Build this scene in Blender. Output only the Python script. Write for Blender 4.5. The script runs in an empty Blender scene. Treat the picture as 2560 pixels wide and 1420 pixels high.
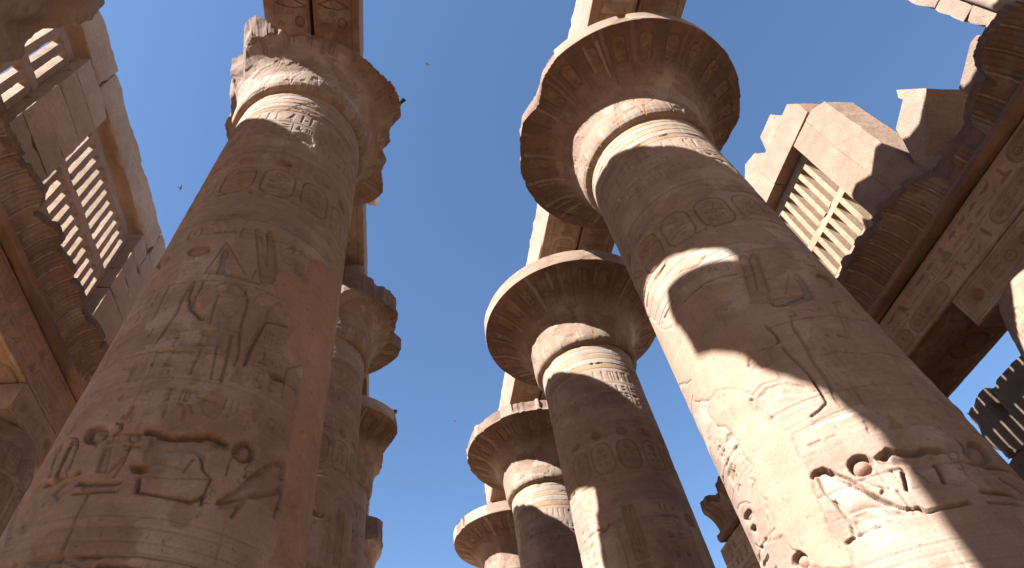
import bpy, bmesh, math, random
import numpy as np

# ------------------------------------------------------------------ camera, sky, sun, exposure
scene = bpy.context.scene
COL = scene.collection
rad_ = math.radians

from mathutils import Matrix, Vector
cam_d = bpy.data.cameras.new("camera")
cam = bpy.data.objects.new("camera", cam_d)
COL.objects.link(cam)
cam_d.sensor_width = 36.0
cam_d.lens = 36.0 * 1496.23 / 2560.0
cam_d.shift_x = 204.25 / 2560.0
cam_d.clip_start = 0.05
cam_d.clip_end = 6000.0
_pi, _ro, _ya = rad_(51.418), rad_(-2.249), rad_(4.748)
_f = Vector((math.sin(_ya) * math.cos(_pi), math.cos(_ya) * math.cos(_pi), math.sin(_pi)))
_r0 = Vector((math.cos(_ya), -math.sin(_ya), 0))
_u0 = _r0.cross(_f)
_r = math.cos(_ro) * _r0 + math.sin(_ro) * _u0
_u = -math.sin(_ro) * _r0 + math.cos(_ro) * _u0
m = Matrix((_r, _u, -_f)).transposed().to_4x4()
m.translation = Vector((-1.604, 0.0, 1.659))
cam.matrix_world = m
scene.camera = cam

SUN_AZ, SUN_EL = 28.1, 40.4          # light travels towards (+x, +y); azimuth measured from +x
sd = Vector((math.cos(rad_(SUN_AZ)) * math.cos(rad_(SUN_EL)), math.sin(rad_(SUN_AZ)) * math.cos(rad_(SUN_EL)), -math.sin(rad_(SUN_EL))))
sun_d = bpy.data.lights.new("sun", "SUN")
sun_d.energy = 5.0
sun_d.angle = rad_(0.53)
sun_d.color = (1.0, 0.98, 0.945)
sun = bpy.data.objects.new("sun", sun_d)
COL.objects.link(sun)
sun.rotation_euler = sd.to_track_quat('-Z', 'Y').to_euler()
sun.location = (-40, -20, 40)

world = bpy.data.worlds.new("World")
scene.world = world
world.use_nodes = True
wn = world.node_tree
wn.nodes.clear()
sky = wn.nodes.new("ShaderNodeTexSky")
sky.sky_type = 'NISHITA'
sky.sun_disc = False
sky.sun_elevation = rad_(SUN_EL)
sky.sun_rotation = math.atan2(-sd.x, -sd.y)
sky.altitude = 80.0
sky.air_density = 1.0
sky.dust_density = 0.25
sky.ozone_density = 2.6
bg = wn.nodes.new("ShaderNodeBackground")
bg.inputs["Strength"].default_value = 0.053
wo = wn.nodes.new("ShaderNodeOutputWorld")
hsv = wn.nodes.new("ShaderNodeHueSaturation")
hsv.inputs["Saturation"].default_value = 1.07
wn.links.new(sky.outputs[0], hsv.inputs["Color"])
wn.links.new(hsv.outputs[0], bg.inputs[0])
wn.links.new(bg.outputs[0], wo.inputs[0])

vs = scene.view_settings
vs.view_transform = 'Standard'
vs.look = 'None'
vs.exposure = 2.2
vs.gamma = 1.0
scene.cycles.max_bounces = 8
scene.cycles.diffuse_bounces = 6

# ------------------------------------------------------------------ measures of the hall (metres)
DX = 3.7925                      # nave columns stand at x = +-DX
Y_R, Y_L, PITCH = 5.960, 5.7445, 6.4015
ZN, RN, RB, BU = 13.224, 1.2741, 1.3924, -0.0098     # neck height, neck radius, foot radius, bulge
ZR, RIM, RIMT = 15.123, 2.70, 0.448
ZA = 16.4725                     # architrave soffit
ZAT = 18.07                      # architrave top
XS = 9.6                         # nave face of the side architraves
S0, SP = 6.2, 5.08               # side columns


def shaft_r(z):
    q = z / ZN
    return RB + (RN - RB) * q + BU * 4 * q * (1 - q)

CARVE_L=[
('P',[(0.26,7.59),(0.41,7.66),(0.69,7.76),(0.7,7.88),(0.58,7.97),(0.58,8.1),(0.72,8.38),(0.89,8.48),(1.18,8.56),(1.51,8.63),(1.5,8.29),(1.55,7.28),(1.62,6.6),(0.89,5.95),(0.88,6.19),(0.89,6.41),(0.85,6.47),(0.68,6.47),(0.56,6.6),(0.62,6.84),(0.59,7.01),(0.45,7.1),(0.41,7.2),(0.3,7.28),(0.25,7.41)]),
('P',[(0.88,6.23),(0.87,5.77),(0.88,5.58),(0.88,5.36),(0.88,5.13),(0.91,4.96),(0.92,4.73),(0.93,4.58),(0.93,4.42),(0.89,4.13),(1.79,4.56),(1.73,4.95),(1.79,5.46),(1.62,5.88),(1.58,6.84)]),
('F',[(-0.2,8.31),(-0.19,8.36),(-0.15,8.37),(-0.11,8.33),(-0.01,8.02),(0.07,7.73),(0.02,8.04),(-0.05,8.31),(-0.03,8.37),(0.01,8.39),(0.05,8.35),(0.12,8.1),(0.24,7.66),(0.24,7.55),(0.23,7.37),(0.08,7.3),(-0.01,7.57),(-0.11,7.97)],0.022,'O'),
('S',[(-0.04,8.31),(0.08,7.68)],0.03,0.02,None),
('F',[(-0.67,7.86),(-0.66,7.81),(-0.67,7.76),(-0.71,7.72),(-0.75,7.7),(-0.81,7.7),(-0.87,7.73),(-0.93,7.77),(-0.96,7.82),(-0.98,7.88),(-0.96,7.92),(-0.92,7.95),(-0.87,7.96),(-0.81,7.95),(-0.75,7.93),(-0.7,7.9)],0.035,'R'),
('F',[(-1.36,8.04),(-1.31,7.97),(-1.29,7.9),(-1.28,7.84),(-1.29,7.8),(-1.33,7.77),(-1.38,7.78),(-1.45,7.82),(-1.53,7.91),(-1.64,8.04),(-1.79,8.25),(-1.79,8.31),(-1.74,8.32),(-1.6,8.23),(-1.5,8.17),(-1.42,8.11)],0.035,'R'),
('S',[(-0.49,7.97),(-0.59,7.3)],0.035,0.014,'O'),
('S',[(-0.49,7.97),(-0.12,7.37)],0.035,0.014,'O'),
('F',[(-0.49,7.85),(-0.45,7.86),(-0.41,7.79),(-0.39,7.64),(-0.41,7.55),(-0.37,7.39),(-0.33,7.34),(0.06,7.29),(0.06,7.26),(-0.09,7.26),(-0.32,7.29),(-0.43,7.3),(-0.46,7.34),(-0.46,7.49),(-0.49,7.7)],0.025,'B'),
('S',[(-0.03,7.33),(-0.03,7.45),(-0.02,7.51)],0.03,0.012,'R'),
('R',[(-0.97,7.64),(-0.67,7.59),(-0.61,7.33),(-0.87,7.31),(-0.92,7.18),(-1.13,7.28),(-1.08,7.47)],0.012),
('G',(-1.17,8.11,-0.86,8.51),0),
('G',(-0.93,8.08,-0.64,8.41),1),
('G',(-0.69,8.08,-0.42,8.39),2),
('G',(-0.45,8.09,-0.23,8.36),3),
('G',(0.23,8.11,0.42,8.35),4),
('G',(0.42,8.16,0.71,8.44),5),
('G',(0.22,7.77,0.39,8.03),6),
('G',(0.37,7.76,0.6,8.01),7),
('S',[(-1.18,8.53),(-0.71,8.41),(-0.27,8.4)],0.02,0.012,None),
('S',[(-1.05,8.15),(-0.62,8.07),(-0.2,8.1)],0.02,0.012,None),
('S',[(-0.98,8.49),(-0.86,8.11)],0.016,0.012,None),
('S',[(-0.71,8.39),(-0.62,8.06)],0.016,0.012,None),
('S',[(-0.47,8.38),(-0.4,8.06)],0.016,0.012,None),
('S',[(-0.57,7.21),(-0.55,7.05),(-0.58,6.85),(-0.59,6.76)],0.04,0.016,None),
('S',[(-0.67,7.17),(-0.65,6.88),(-0.58,6.68),(-0.49,6.61),(-0.42,6.52),(-0.39,6.55)],0.045,0.022,None),
('R',[(-0.66,6.88),(-0.56,6.85),(-0.48,6.66),(-0.38,6.6),(-0.38,6.5),(-0.43,6.5),(-0.57,6.66)],0.03),
('S',[(-0.69,7.13),(-0.72,6.84),(-0.7,6.62),(-0.74,6.43),(-0.78,6.17)],0.05,0.016,None),
('S',[(-0.99,7.18),(-0.98,6.89),(-0.98,6.58)],0.04,0.013,None),
('S',[(-0.39,7.09),(-0.31,7.16),(-0.18,7.16),(-0.07,7.1),(-0.01,6.99),(0.01,6.83),(0.01,6.61),(0.03,6.37),(0.08,6.14),(0.07,5.95)],0.05,0.018,'r'),
('S',[(-0.33,6.92),(-0.32,6.65),(-0.3,6.45)],0.04,0.012,'B'),
('R',[(-0.29,6.78),(-0.04,6.81),(0.0,6.49),(-0.17,6.52)],0.01),
('F',[(0.26,6.94),(0.31,7.07),(0.4,7.19),(0.4,7.06),(0.48,7.03),(0.5,6.81),(0.26,6.75),(0.24,6.81)],0.018,None),
('S',[(0.52,6.81),(0.26,6.72),(0.22,6.47),(0.18,6.23),(0.17,6.01)],0.06,0.028,None),
('S',[(0.22,6.67),(0.18,6.45),(0.14,6.21)],0.03,0.01,'O'),
('S',[(0.05,6.95),(0.12,7.14),(0.24,7.16)],0.03,0.01,'r'),
('G',(-0.63,6.28,-0.52,6.38),8),
('G',(-0.62,6.18,-0.51,6.27),9),
('G',(-0.61,6.08,-0.51,6.17),10),
('G',(-0.61,5.98,-0.5,6.07),11),
('G',(-0.6,5.89,-0.5,5.97),12),
('G',(-0.59,5.79,-0.49,5.88),13),
('G',(-0.59,5.7,-0.49,5.78),14),
('S',[(-0.66,6.39),(-0.7,5.69)],0.02,0.01,None),
('S',[(-0.52,6.37),(-0.44,5.64)],0.02,0.01,None),
('R',[(-0.93,5.95),(-0.76,5.92),(-0.72,5.71),(-0.88,5.65)],0.02),
('F',[(-0.33,6.3),(-0.15,6.32),(-0.12,6.17),(-0.33,6.16)],0.02,None),
('S',[(-0.21,6.26),(-0.21,6.24),(-0.21,6.23),(-0.22,6.21),(-0.23,6.21),(-0.25,6.21),(-0.26,6.21),(-0.27,6.23),(-0.28,6.24),(-0.28,6.26),(-0.28,6.28),(-0.27,6.29),(-0.26,6.3),(-0.24,6.3),(-0.23,6.29),(-0.21,6.28),(-0.21,6.26)],0.02,0.01,None),
('S',[(-0.34,6.14),(-0.12,6.16)],0.05,0.022,None),
('S',[(-0.15,6.14),(-0.1,5.7)],0.04,0.016,None),
('S',[(-0.29,6.13),(-0.3,5.73)],0.04,0.016,None),
('R',[(-0.27,6.11),(-0.16,6.11),(-0.12,5.75),(-0.24,5.7)],0.01),
('S',[(-0.04,6.34),(-0.0,5.69)],0.06,0.014,'r'),
('R',[(0.08,6.0),(0.18,6.02),(0.2,5.74),(0.08,5.74)],0.025),
('G',(0.28,6.49,0.4,6.65),15),
('G',(0.28,6.38,0.4,6.53),16),
('G',(0.29,6.27,0.4,6.41),17),
('G',(0.29,6.16,0.4,6.3),18),
('G',(0.29,6.05,0.4,6.19),19),
('G',(0.41,6.12,0.54,6.24),29),
('G',(0.29,5.95,0.4,6.08),20),
('G',(0.42,6.01,0.55,6.14),30),
('G',(0.29,5.85,0.4,5.98),21),
('G',(0.42,5.91,0.56,6.04),31),
('G',(0.29,5.75,0.4,5.87),22),
('G',(0.43,5.82,0.56,5.94),32),
('S',[(0.87,6.47),(0.71,6.3),(0.63,6.21),(0.65,5.82)],0.04,0.015,None),
('S',[(0.28,6.63),(0.24,5.7)],0.018,0.01,None),
('F',[(-0.85,5.09),(-0.83,5.05),(-0.82,5.0),(-0.83,4.97),(-0.86,4.94),(-0.89,4.93),(-0.94,4.94),(-0.99,4.96),(-1.04,5.0),(-1.07,5.05),(-1.08,5.09),(-1.07,5.13),(-1.04,5.15),(-0.99,5.16),(-0.94,5.15),(-0.89,5.12)],0.075,None),
('F',[(-0.85,5.04),(-0.84,5.01),(-0.83,4.98),(-0.84,4.96),(-0.85,4.94),(-0.88,4.94),(-0.91,4.94),(-0.94,4.96),(-0.97,4.98),(-0.99,5.01),(-0.99,5.04),(-0.99,5.06),(-0.97,5.08),(-0.94,5.08),(-0.91,5.07),(-0.88,5.06)],-0.04,'r'),
('F',[(0.5,5.07),(0.5,5.03),(0.49,4.98),(0.45,4.94),(0.41,4.91),(0.37,4.9),(0.33,4.91),(0.3,4.93),(0.28,4.97),(0.28,5.01),(0.29,5.06),(0.32,5.1),(0.36,5.12),(0.41,5.14),(0.45,5.13),(0.49,5.11)],0.07,None),
('F',[(0.48,5.02),(0.48,4.99),(0.47,4.96),(0.45,4.93),(0.42,4.91),(0.39,4.9),(0.36,4.91),(0.33,4.92),(0.32,4.95),(0.32,4.98),(0.33,5.01),(0.35,5.04),(0.38,5.06),(0.41,5.06),(0.44,5.06),(0.47,5.05)],-0.045,None),
('S',[(-0.46,5.02),(-0.38,5.01),(-0.24,4.98),(-0.08,5.02),(0.05,5.07),(0.12,5.07),(0.21,5.04)],0.1,0.07,None),
('R',[(-0.43,4.83),(-0.43,4.99),(-0.23,4.96),(-0.08,5.01),(0.09,5.07),(0.25,5.05),(0.25,4.99),(0.07,4.89),(0.07,4.76),(-0.01,4.87),(-0.27,4.83),(-0.24,4.69),(-0.39,4.67)],0.035),
('F',[(-0.27,4.83),(-0.09,4.85),(-0.08,4.68),(-0.23,4.69)],0.01,None),
('S',[(0.04,4.82),(0.09,4.71),(0.17,4.66),(0.16,4.58),(0.15,4.41)],0.045,0.025,None),
('S',[(-0.02,4.8),(-0.06,4.66)],0.04,0.016,None),
('S',[(0.12,4.43),(0.2,4.44)],0.03,0.015,None),
('R',[(-0.49,4.68),(-0.34,4.69),(-0.32,4.62),(-0.39,4.59),(-0.45,4.59)],0.08),
('S',[(-0.38,4.56),(-0.35,4.43),(-0.2,4.42),(0.06,4.41),(0.15,4.48)],0.06,0.035,None),
('S',[(-0.37,4.58),(-0.13,4.58),(0.17,4.65)],0.03,0.012,None),
('F',[(0.75,5.1),(0.87,5.14),(0.91,4.93),(0.85,4.81),(0.67,4.68),(0.48,4.58),(0.37,4.51),(0.27,4.45),(0.27,4.49),(0.41,4.65),(0.51,4.84),(0.66,5.02)],0.05,'G'),
('S',[(0.89,4.88),(0.87,4.71),(0.84,4.57)],0.05,0.04,None),
('S',[(0.5,4.57),(0.42,4.39)],0.05,0.02,None),
('R',[(0.26,4.48),(0.48,4.58),(0.47,4.49),(0.29,4.4)],0.03),
('S',[(0.29,4.93),(0.28,4.73)],0.03,0.016,None),
('S',[(0.47,4.95),(0.43,4.85),(0.51,4.86),(0.51,4.81),(0.44,4.78),(0.46,4.84)],0.03,0.022,None),
('S',[(0.39,4.74),(0.44,4.69)],0.03,0.018,None),
('S',[(-1.28,4.71),(-1.37,4.94),(-1.37,5.1),(-1.3,5.13),(-1.18,5.08),(-1.1,4.96),(-1.06,4.75),(-1.08,4.63)],0.045,0.025,None),
('S',[(-1.21,5.04),(-1.18,4.7)],0.08,0.02,'d'),
('R',[(-1.35,4.69),(-1.24,4.68),(-0.92,4.67),(-0.88,4.63),(-1.14,4.58),(-1.33,4.63)],0.06),
('S',[(-0.77,5.13),(-0.74,5.13),(-0.71,5.05),(-0.75,5.0)],0.05,0.025,None),
('R',[(-0.82,4.98),(-0.69,4.97),(-0.65,4.91),(-0.79,4.91)],0.03),
('F',[(-0.79,4.89),(-0.73,4.9),(-0.66,4.61),(-0.75,4.62),(-0.78,4.75)],0.025,None),
('F',[(-0.63,4.67),(-0.57,4.76),(-0.55,4.73),(-0.64,4.6)],0.025,'r'),
('S',[(-0.53,4.99),(-0.52,4.97),(-0.51,4.95),(-0.51,4.93),(-0.52,4.92),(-0.53,4.91),(-0.54,4.9),(-0.56,4.91),(-0.58,4.92),(-0.59,4.94),(-0.6,4.96),(-0.6,4.97),(-0.59,4.99),(-0.58,5.0),(-0.56,5.0),(-0.55,5.0),(-0.52,4.97)],0.03,0.02,None),
('S',[(-0.62,4.88),(-0.48,4.86)],0.035,0.022,None),
('S',[(-0.56,4.88),(-0.55,4.72),(-0.58,4.56)],0.03,0.02,None),
('S',[(-0.88,4.53),(-0.52,4.51)],0.07,0.045,None),
('S',[(-0.87,4.44),(-0.51,4.43)],0.05,0.03,None),
('F',[(-0.83,4.51),(-0.55,4.5),(-0.52,4.42),(-0.79,4.44)],0.015,None),
('F',[(-1.1,4.49),(-1.02,4.58),(-0.9,4.6),(-0.91,4.49),(-1.0,4.41)],0.02,None),
('R',[(-1.79,4.63),(-1.41,4.73),(-1.14,4.58),(-1.17,4.41),(-1.16,4.14),(-1.36,4.03),(-1.48,4.24)],0.02),
('S',[(-0.73,4.41),(-0.74,4.22),(-0.72,3.87)],0.03,0.02,None),
('G',(-0.86,3.78,-0.73,3.87),40),
('G',(-0.74,3.77,-0.62,3.86),41),
('G',(-0.63,3.77,-0.51,3.85),42),
('G',(-0.52,3.77,-0.41,3.85),43),
('G',(-0.42,3.77,-0.31,3.85),44),
('G',(-0.32,3.77,-0.22,3.86),45),
('G',(-0.22,3.78,-0.12,3.87),46),
('G',(-0.13,3.79,-0.03,3.89),47),
('G',(-0.03,3.81,0.07,3.9),48),
('S',[(-0.48,3.77),(-0.41,3.83),(-0.24,3.84),(-0.14,3.83)],0.05,0.05,None),
('R',[(-0.22,11.24),(-0.06,11.51),(0.15,11.53),(0.25,11.23),(0.05,11.09),(-0.11,11.19)],0.03),
('S',[(-0.18,10.51),(-0.16,10.32),(-0.05,10.15),(0.03,9.79)],0.02,0.025,None),
('S',[(-0.26,11.1),(-0.18,10.56)],0.02,0.02,None)]
CARVE_R=[
('P',[(0.39,11.62),(0.57,11.88),(0.96,11.9),(1.06,11.42),(1.12,11.35),(0.64,11.16),(0.34,11.34)]),
('P',[(-0.36,10.54),(0.08,10.48),(0.64,10.42),(0.79,10.29),(0.52,10.1),(0.08,10.14),(-0.32,10.27)]),
('P',[(-0.62,11.86),(-0.11,11.69),(0.13,11.63),(-0.03,11.55),(-0.43,11.57),(-0.63,11.66)]),
('P',[(0.04,9.33),(0.31,9.12),(0.85,9.19),(1.08,9.07),(1.12,8.83),(0.79,8.68),(0.32,8.81),(0.08,8.96),(-0.08,9.13)]),
('P',[(-0.78,8.28),(-0.54,8.28),(-0.26,8.23),(0.05,8.14),(0.18,8.06),(0.24,7.98),(0.04,7.92),(-0.31,8.04),(-0.37,8.0),(-0.29,7.88),(-0.15,7.85),(-0.06,7.73),(-0.33,7.75),(-0.24,7.55),(-0.28,7.43),(-0.15,7.32),(0.03,7.27),(0.1,7.1),(0.08,7.03),(-0.02,6.96),(-0.19,6.88),(-0.3,6.71),(-0.26,6.61),(-0.02,6.55),(0.01,6.4),(-0.03,6.28),(-0.23,6.36),(-0.44,6.31),(-0.43,6.26),(-1.37,7.02),(-1.16,7.23),(-1.37,7.33),(-1.86,7.72),(-1.86,8.49),(-1.86,9.23),(-1.57,8.95),(-1.32,8.4),(-1.05,8.12)]),
('P',[(-0.41,8.93),(-0.23,8.94),(0.01,8.79),(-0.16,8.69),(-0.32,8.74),(-0.5,8.8)]),
('P',[(0.53,8.51),(0.91,8.48),(0.87,8.24),(1.09,8.04),(0.91,8.0),(0.9,8.16),(0.7,8.21),(0.65,8.36)]),
('P',[(-1.14,6.73),(-0.81,6.7),(-0.57,6.57),(-0.38,6.3),(-0.45,6.29),(-0.47,6.14),(-0.37,5.85),(-0.26,5.64),(-0.3,5.48),(-0.28,5.32),(-0.29,5.25),(-0.34,5.0),(-0.33,4.85),(-0.37,4.69),(-0.36,4.5),(-0.37,4.23),(-0.81,4.43),(-0.77,4.51),(-0.82,4.6),(-0.89,4.65),(-0.91,4.83),(-1.17,4.88),(-0.96,4.93),(-0.94,4.98),(-0.89,5.21),(-0.95,5.33),(-0.92,5.46),(-1.0,5.59),(-0.84,5.6),(-0.86,5.67),(-0.9,5.85),(-0.9,6.08),(-0.95,6.3),(-1.07,6.39),(-1.13,6.55)]),
('F',[(0.39,8.47),(0.44,8.51),(0.49,8.47),(0.48,8.4),(0.5,8.41),(0.56,8.49),(0.61,8.5),(0.63,8.43),(0.6,8.32),(0.53,8.03),(0.46,7.73),(0.45,7.65),(0.21,7.73),(0.22,7.82),(0.3,8.1),(0.36,8.35)],0.03,'O'),
('S',[(0.49,8.39),(0.43,8.1),(0.33,7.78)],0.035,0.025,None),
('F',[(0.2,7.71),(0.43,7.65),(0.37,7.45),(0.15,7.57)],0.02,'O'),
('F',[(0.89,7.94),(0.95,7.94),(0.96,7.8),(0.91,7.45),(0.88,7.4),(0.67,7.34),(0.57,7.31),(0.4,7.37),(0.38,7.41),(0.41,7.53),(0.79,7.48),(0.85,7.64),(0.84,7.81)],0.03,'B'),
('S',[(0.37,7.45),(0.38,7.39),(0.53,7.38),(0.78,7.46)],0.05,0.04,None),
('S',[(0.82,7.93),(0.59,7.55)],0.03,0.012,'O'),
('F',[(1.41,7.77),(1.36,7.73),(1.3,7.71),(1.25,7.71),(1.21,7.75),(1.19,7.79),(1.18,7.85),(1.2,7.91),(1.24,7.96),(1.28,8.0),(1.34,8.01),(1.41,8.02),(1.46,8.0),(1.49,7.96),(1.5,7.91),(1.47,7.84)],0.05,'R'),
('S',[(1.09,7.33),(1.17,7.37),(1.26,7.39)],0.04,0.03,None),
('S',[(1.24,7.69),(1.3,7.67),(1.2,7.39)],0.03,0.015,None),
('S',[(0.44,7.22),(0.59,7.23),(0.71,7.21),(0.8,7.14)],0.03,0.02,None),
('S',[(0.47,7.16),(0.41,7.0),(0.4,6.8),(0.39,6.61),(0.36,6.4),(0.36,6.12),(0.33,5.83)],0.06,0.016,None),
('F',[(1.11,7.32),(1.22,7.35),(1.13,7.02),(1.02,6.81),(0.93,6.69),(0.88,6.69),(0.96,6.85),(1.02,7.05)],0.022,None),
('S',[(0.82,6.73),(0.88,6.69)],0.05,0.03,None),
('S',[(0.15,7.14),(0.19,6.93),(0.17,6.82),(0.07,6.8),(-0.03,6.83)],0.04,0.035,None),
('R',[(-0.19,6.88),(-0.01,6.83),(0.09,6.8),(0.02,6.71),(-0.02,6.55),(-0.26,6.61),(-0.3,6.72)],0.022),
('R',[(-0.37,7.71),(-0.25,7.77),(-0.05,7.67),(-0.07,7.46),(-0.14,7.34),(-0.27,7.42),(-0.25,7.56)],0.02),
('F',[(0.03,6.7),(0.15,6.71),(0.22,6.41),(0.04,6.42),(-0.02,6.52)],0.006,'Y'),
('S',[(0.02,6.49),(0.2,6.48)],0.02,0.014,None),
('S',[(0.01,6.47),(0.19,6.46)],0.02,0.014,None),
('S',[(0.0,6.45),(0.18,6.43)],0.02,0.014,None),
('S',[(-0.01,6.43),(0.17,6.41)],0.02,0.014,None),
('S',[(0.09,6.61),(0.08,6.51),(0.11,6.52)],0.015,0.012,None),
('S',[(0.17,6.74),(0.19,6.57),(0.23,6.39),(0.24,6.22),(0.24,6.04),(0.23,5.88)],0.05,0.03,None),
('S',[(0.42,6.91),(0.4,6.53),(0.42,6.23),(0.43,5.8)],0.025,0.01,None),
('S',[(0.48,6.85),(0.46,6.48),(0.48,6.19),(0.5,5.78)],0.025,0.01,None),
('S',[(0.57,6.77),(0.55,6.42),(0.57,6.13),(0.6,5.75)],0.025,0.01,None),
('S',[(0.65,6.72),(0.63,6.37),(0.64,6.09),(0.68,5.74)],0.025,0.01,None),
('S',[(0.92,6.55),(1.13,6.59)],0.02,0.015,None),
('S',[(0.9,6.52),(1.1,6.56)],0.02,0.015,None),
('S',[(0.88,6.49),(1.08,6.52)],0.02,0.015,None),
('S',[(0.86,6.45),(1.06,6.49)],0.02,0.015,None),
('S',[(0.54,6.29),(0.77,6.29)],0.02,0.015,None),
('S',[(0.53,6.27),(0.75,6.27)],0.02,0.015,None),
('S',[(0.47,6.47),(0.67,6.48),(0.89,6.41),(1.19,6.45),(1.49,6.44)],0.04,0.012,'r'),
('S',[(1.28,6.87),(1.31,6.6),(1.23,6.13)],0.03,0.014,None),
('S',[(0.77,6.0),(0.77,5.92)],0.02,0.02,None),
('G',(-0.58,8.52,-0.37,8.69),50),
('G',(-0.42,8.48,-0.23,8.63),51),
('G',(-0.28,8.44,-0.09,8.58),52),
('G',(-0.15,8.4,0.03,8.54),53),
('G',(-0.03,8.38,0.15,8.5),54),
('G',(0.09,8.34,0.27,8.47),55),
('G',(0.96,8.27,1.1,8.46),57),
('G',(1.02,8.21,1.17,8.4),58),
('G',(1.07,8.16,1.23,8.35),59),
('G',(1.13,8.11,1.31,8.3),60),
('G',(1.19,8.07,1.39,8.27),61),
('G',(1.26,8.03,1.49,8.26),62),
('G',(1.34,8.01,1.63,8.28),63),
('S',[(-1.11,9.18),(-0.74,9.14)],0.03,0.016,None),
('S',[(-0.94,9.15),(-0.66,9.16)],0.03,0.016,None),
('S',[(-0.8,9.15),(-0.58,9.18)],0.03,0.016,None),
('S',[(-0.67,9.17),(-0.51,9.22)],0.03,0.016,None),
('S',[(-0.76,8.46),(-0.9,8.46),(-1.1,8.45)],0.05,0.04,None),
('S',[(-1.21,9.04),(-1.25,8.61)],0.02,0.012,None),
('S',[(-0.61,8.28),(-0.23,8.3),(0.03,8.25),(0.22,8.17)],0.05,0.02,None),
('S',[(0.26,9.82),(0.25,9.79),(0.23,9.77),(0.21,9.75),(0.18,9.75),(0.15,9.76),(0.13,9.78),(0.12,9.81),(0.12,9.84),(0.13,9.87),(0.15,9.89),(0.17,9.9),(0.2,9.9),(0.23,9.89),(0.25,9.87),(0.26,9.85),(0.27,9.82)],0.03,0.022,None),
('S',[(0.68,9.82),(0.67,9.79),(0.64,9.76),(0.61,9.73),(0.58,9.72),(0.55,9.72),(0.53,9.73),(0.52,9.75),(0.52,9.78),(0.53,9.81),(0.55,9.84),(0.58,9.86),(0.61,9.88),(0.64,9.88),(0.67,9.87),(0.68,9.85),(0.68,9.82)],0.03,0.022,None),
('S',[(1.3,9.92),(1.28,9.87),(1.24,9.82),(1.19,9.76),(1.14,9.72),(1.1,9.7),(1.07,9.7),(1.05,9.71),(1.05,9.74),(1.07,9.78),(1.1,9.82),(1.15,9.87),(1.2,9.91),(1.25,9.94),(1.29,9.96),(1.31,9.95),(1.31,9.92)],0.03,0.022,None),
('S',[(-0.39,9.75),(-0.4,9.72),(-0.42,9.71),(-0.45,9.71),(-0.48,9.73),(-0.51,9.75),(-0.54,9.79),(-0.55,9.82),(-0.56,9.86),(-0.55,9.88),(-0.53,9.89),(-0.5,9.88),(-0.46,9.87),(-0.43,9.84),(-0.41,9.81),(-0.39,9.78),(-0.39,9.74)],0.03,0.022,None),
('S',[(-0.75,9.71),(-0.76,9.69),(-0.78,9.68),(-0.82,9.7),(-0.86,9.73),(-0.9,9.77),(-0.94,9.82),(-0.96,9.86),(-0.96,9.9),(-0.95,9.92),(-0.92,9.91),(-0.88,9.9),(-0.84,9.86),(-0.8,9.82),(-0.77,9.78),(-0.75,9.74),(-0.75,9.7)],0.03,0.022,None),
('S',[(0.37,9.33),(0.36,9.3),(0.34,9.28),(0.31,9.26),(0.29,9.26),(0.26,9.26),(0.24,9.28),(0.23,9.3),(0.23,9.33),(0.24,9.36),(0.26,9.38),(0.28,9.39),(0.31,9.4),(0.34,9.39),(0.36,9.38),(0.37,9.35),(0.37,9.32)],0.03,0.022,None),
('S',[(-1.1,9.59),(-1.11,9.57),(-1.15,9.58),(-1.2,9.62),(-1.26,9.67),(-1.33,9.75),(-1.4,9.83),(-1.45,9.91),(-1.46,9.95),(-1.44,9.96),(-1.38,9.92),(-1.31,9.87),(-1.24,9.8),(-1.18,9.74),(-1.13,9.67),(-1.11,9.63),(-1.09,9.58)],0.03,0.022,None),
('S',[(-0.67,11.35),(-0.68,11.33),(-0.71,11.32),(-0.74,11.34),(-0.79,11.37),(-0.83,11.43),(-0.87,11.49),(-0.89,11.55),(-0.9,11.59),(-0.88,11.61),(-0.85,11.61),(-0.81,11.59),(-0.77,11.55),(-0.72,11.5),(-0.69,11.44),(-0.67,11.39),(-0.66,11.34)],0.03,0.022,None),
('F',[(-0.25,5.19),(-0.19,5.19),(-0.14,5.13),(-0.07,5.01),(-0.0,4.9),(0.1,4.77),(0.16,4.67),(0.25,4.51),(0.18,4.52),(0.1,4.64),(-0.03,4.68),(-0.2,4.68),(-0.25,4.85),(-0.28,4.97),(-0.27,5.07)],0.06,'w'),
('S',[(-0.33,5.14),(-0.25,5.18),(-0.17,5.18),(-0.13,5.13)],0.08,0.06,None),
('S',[(-0.13,5.13),(-0.0,4.97),(0.08,4.79),(0.15,4.68),(0.26,4.56)],0.05,0.05,None),
('F',[(0.25,5.04),(0.22,5.01),(0.19,4.98),(0.14,4.97),(0.1,4.98),(0.06,5.0),(0.04,5.04),(0.04,5.08),(0.05,5.12),(0.08,5.16),(0.12,5.18),(0.16,5.19),(0.21,5.18),(0.24,5.16),(0.26,5.12),(0.27,5.08)],0.09,None),
('F',[(0.23,5.02),(0.2,4.99),(0.17,4.98),(0.14,4.97),(0.1,4.98),(0.08,4.99),(0.06,5.02),(0.05,5.05),(0.06,5.08),(0.09,5.11),(0.12,5.13),(0.15,5.13),(0.19,5.13),(0.22,5.11),(0.23,5.08),(0.24,5.05)],-0.05,'R'),
('S',[(0.25,5.0),(0.25,4.86)],0.03,0.015,None),
('S',[(0.07,4.93),(0.1,4.93),(0.15,4.85),(0.21,4.8),(0.16,4.76)],0.03,0.03,None),
('S',[(0.24,4.79),(0.16,4.76)],0.025,0.03,None),
('S',[(0.37,5.1),(0.45,5.15),(0.54,5.09),(0.64,5.06),(0.75,5.09),(0.9,5.08)],0.11,0.075,None),
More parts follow.
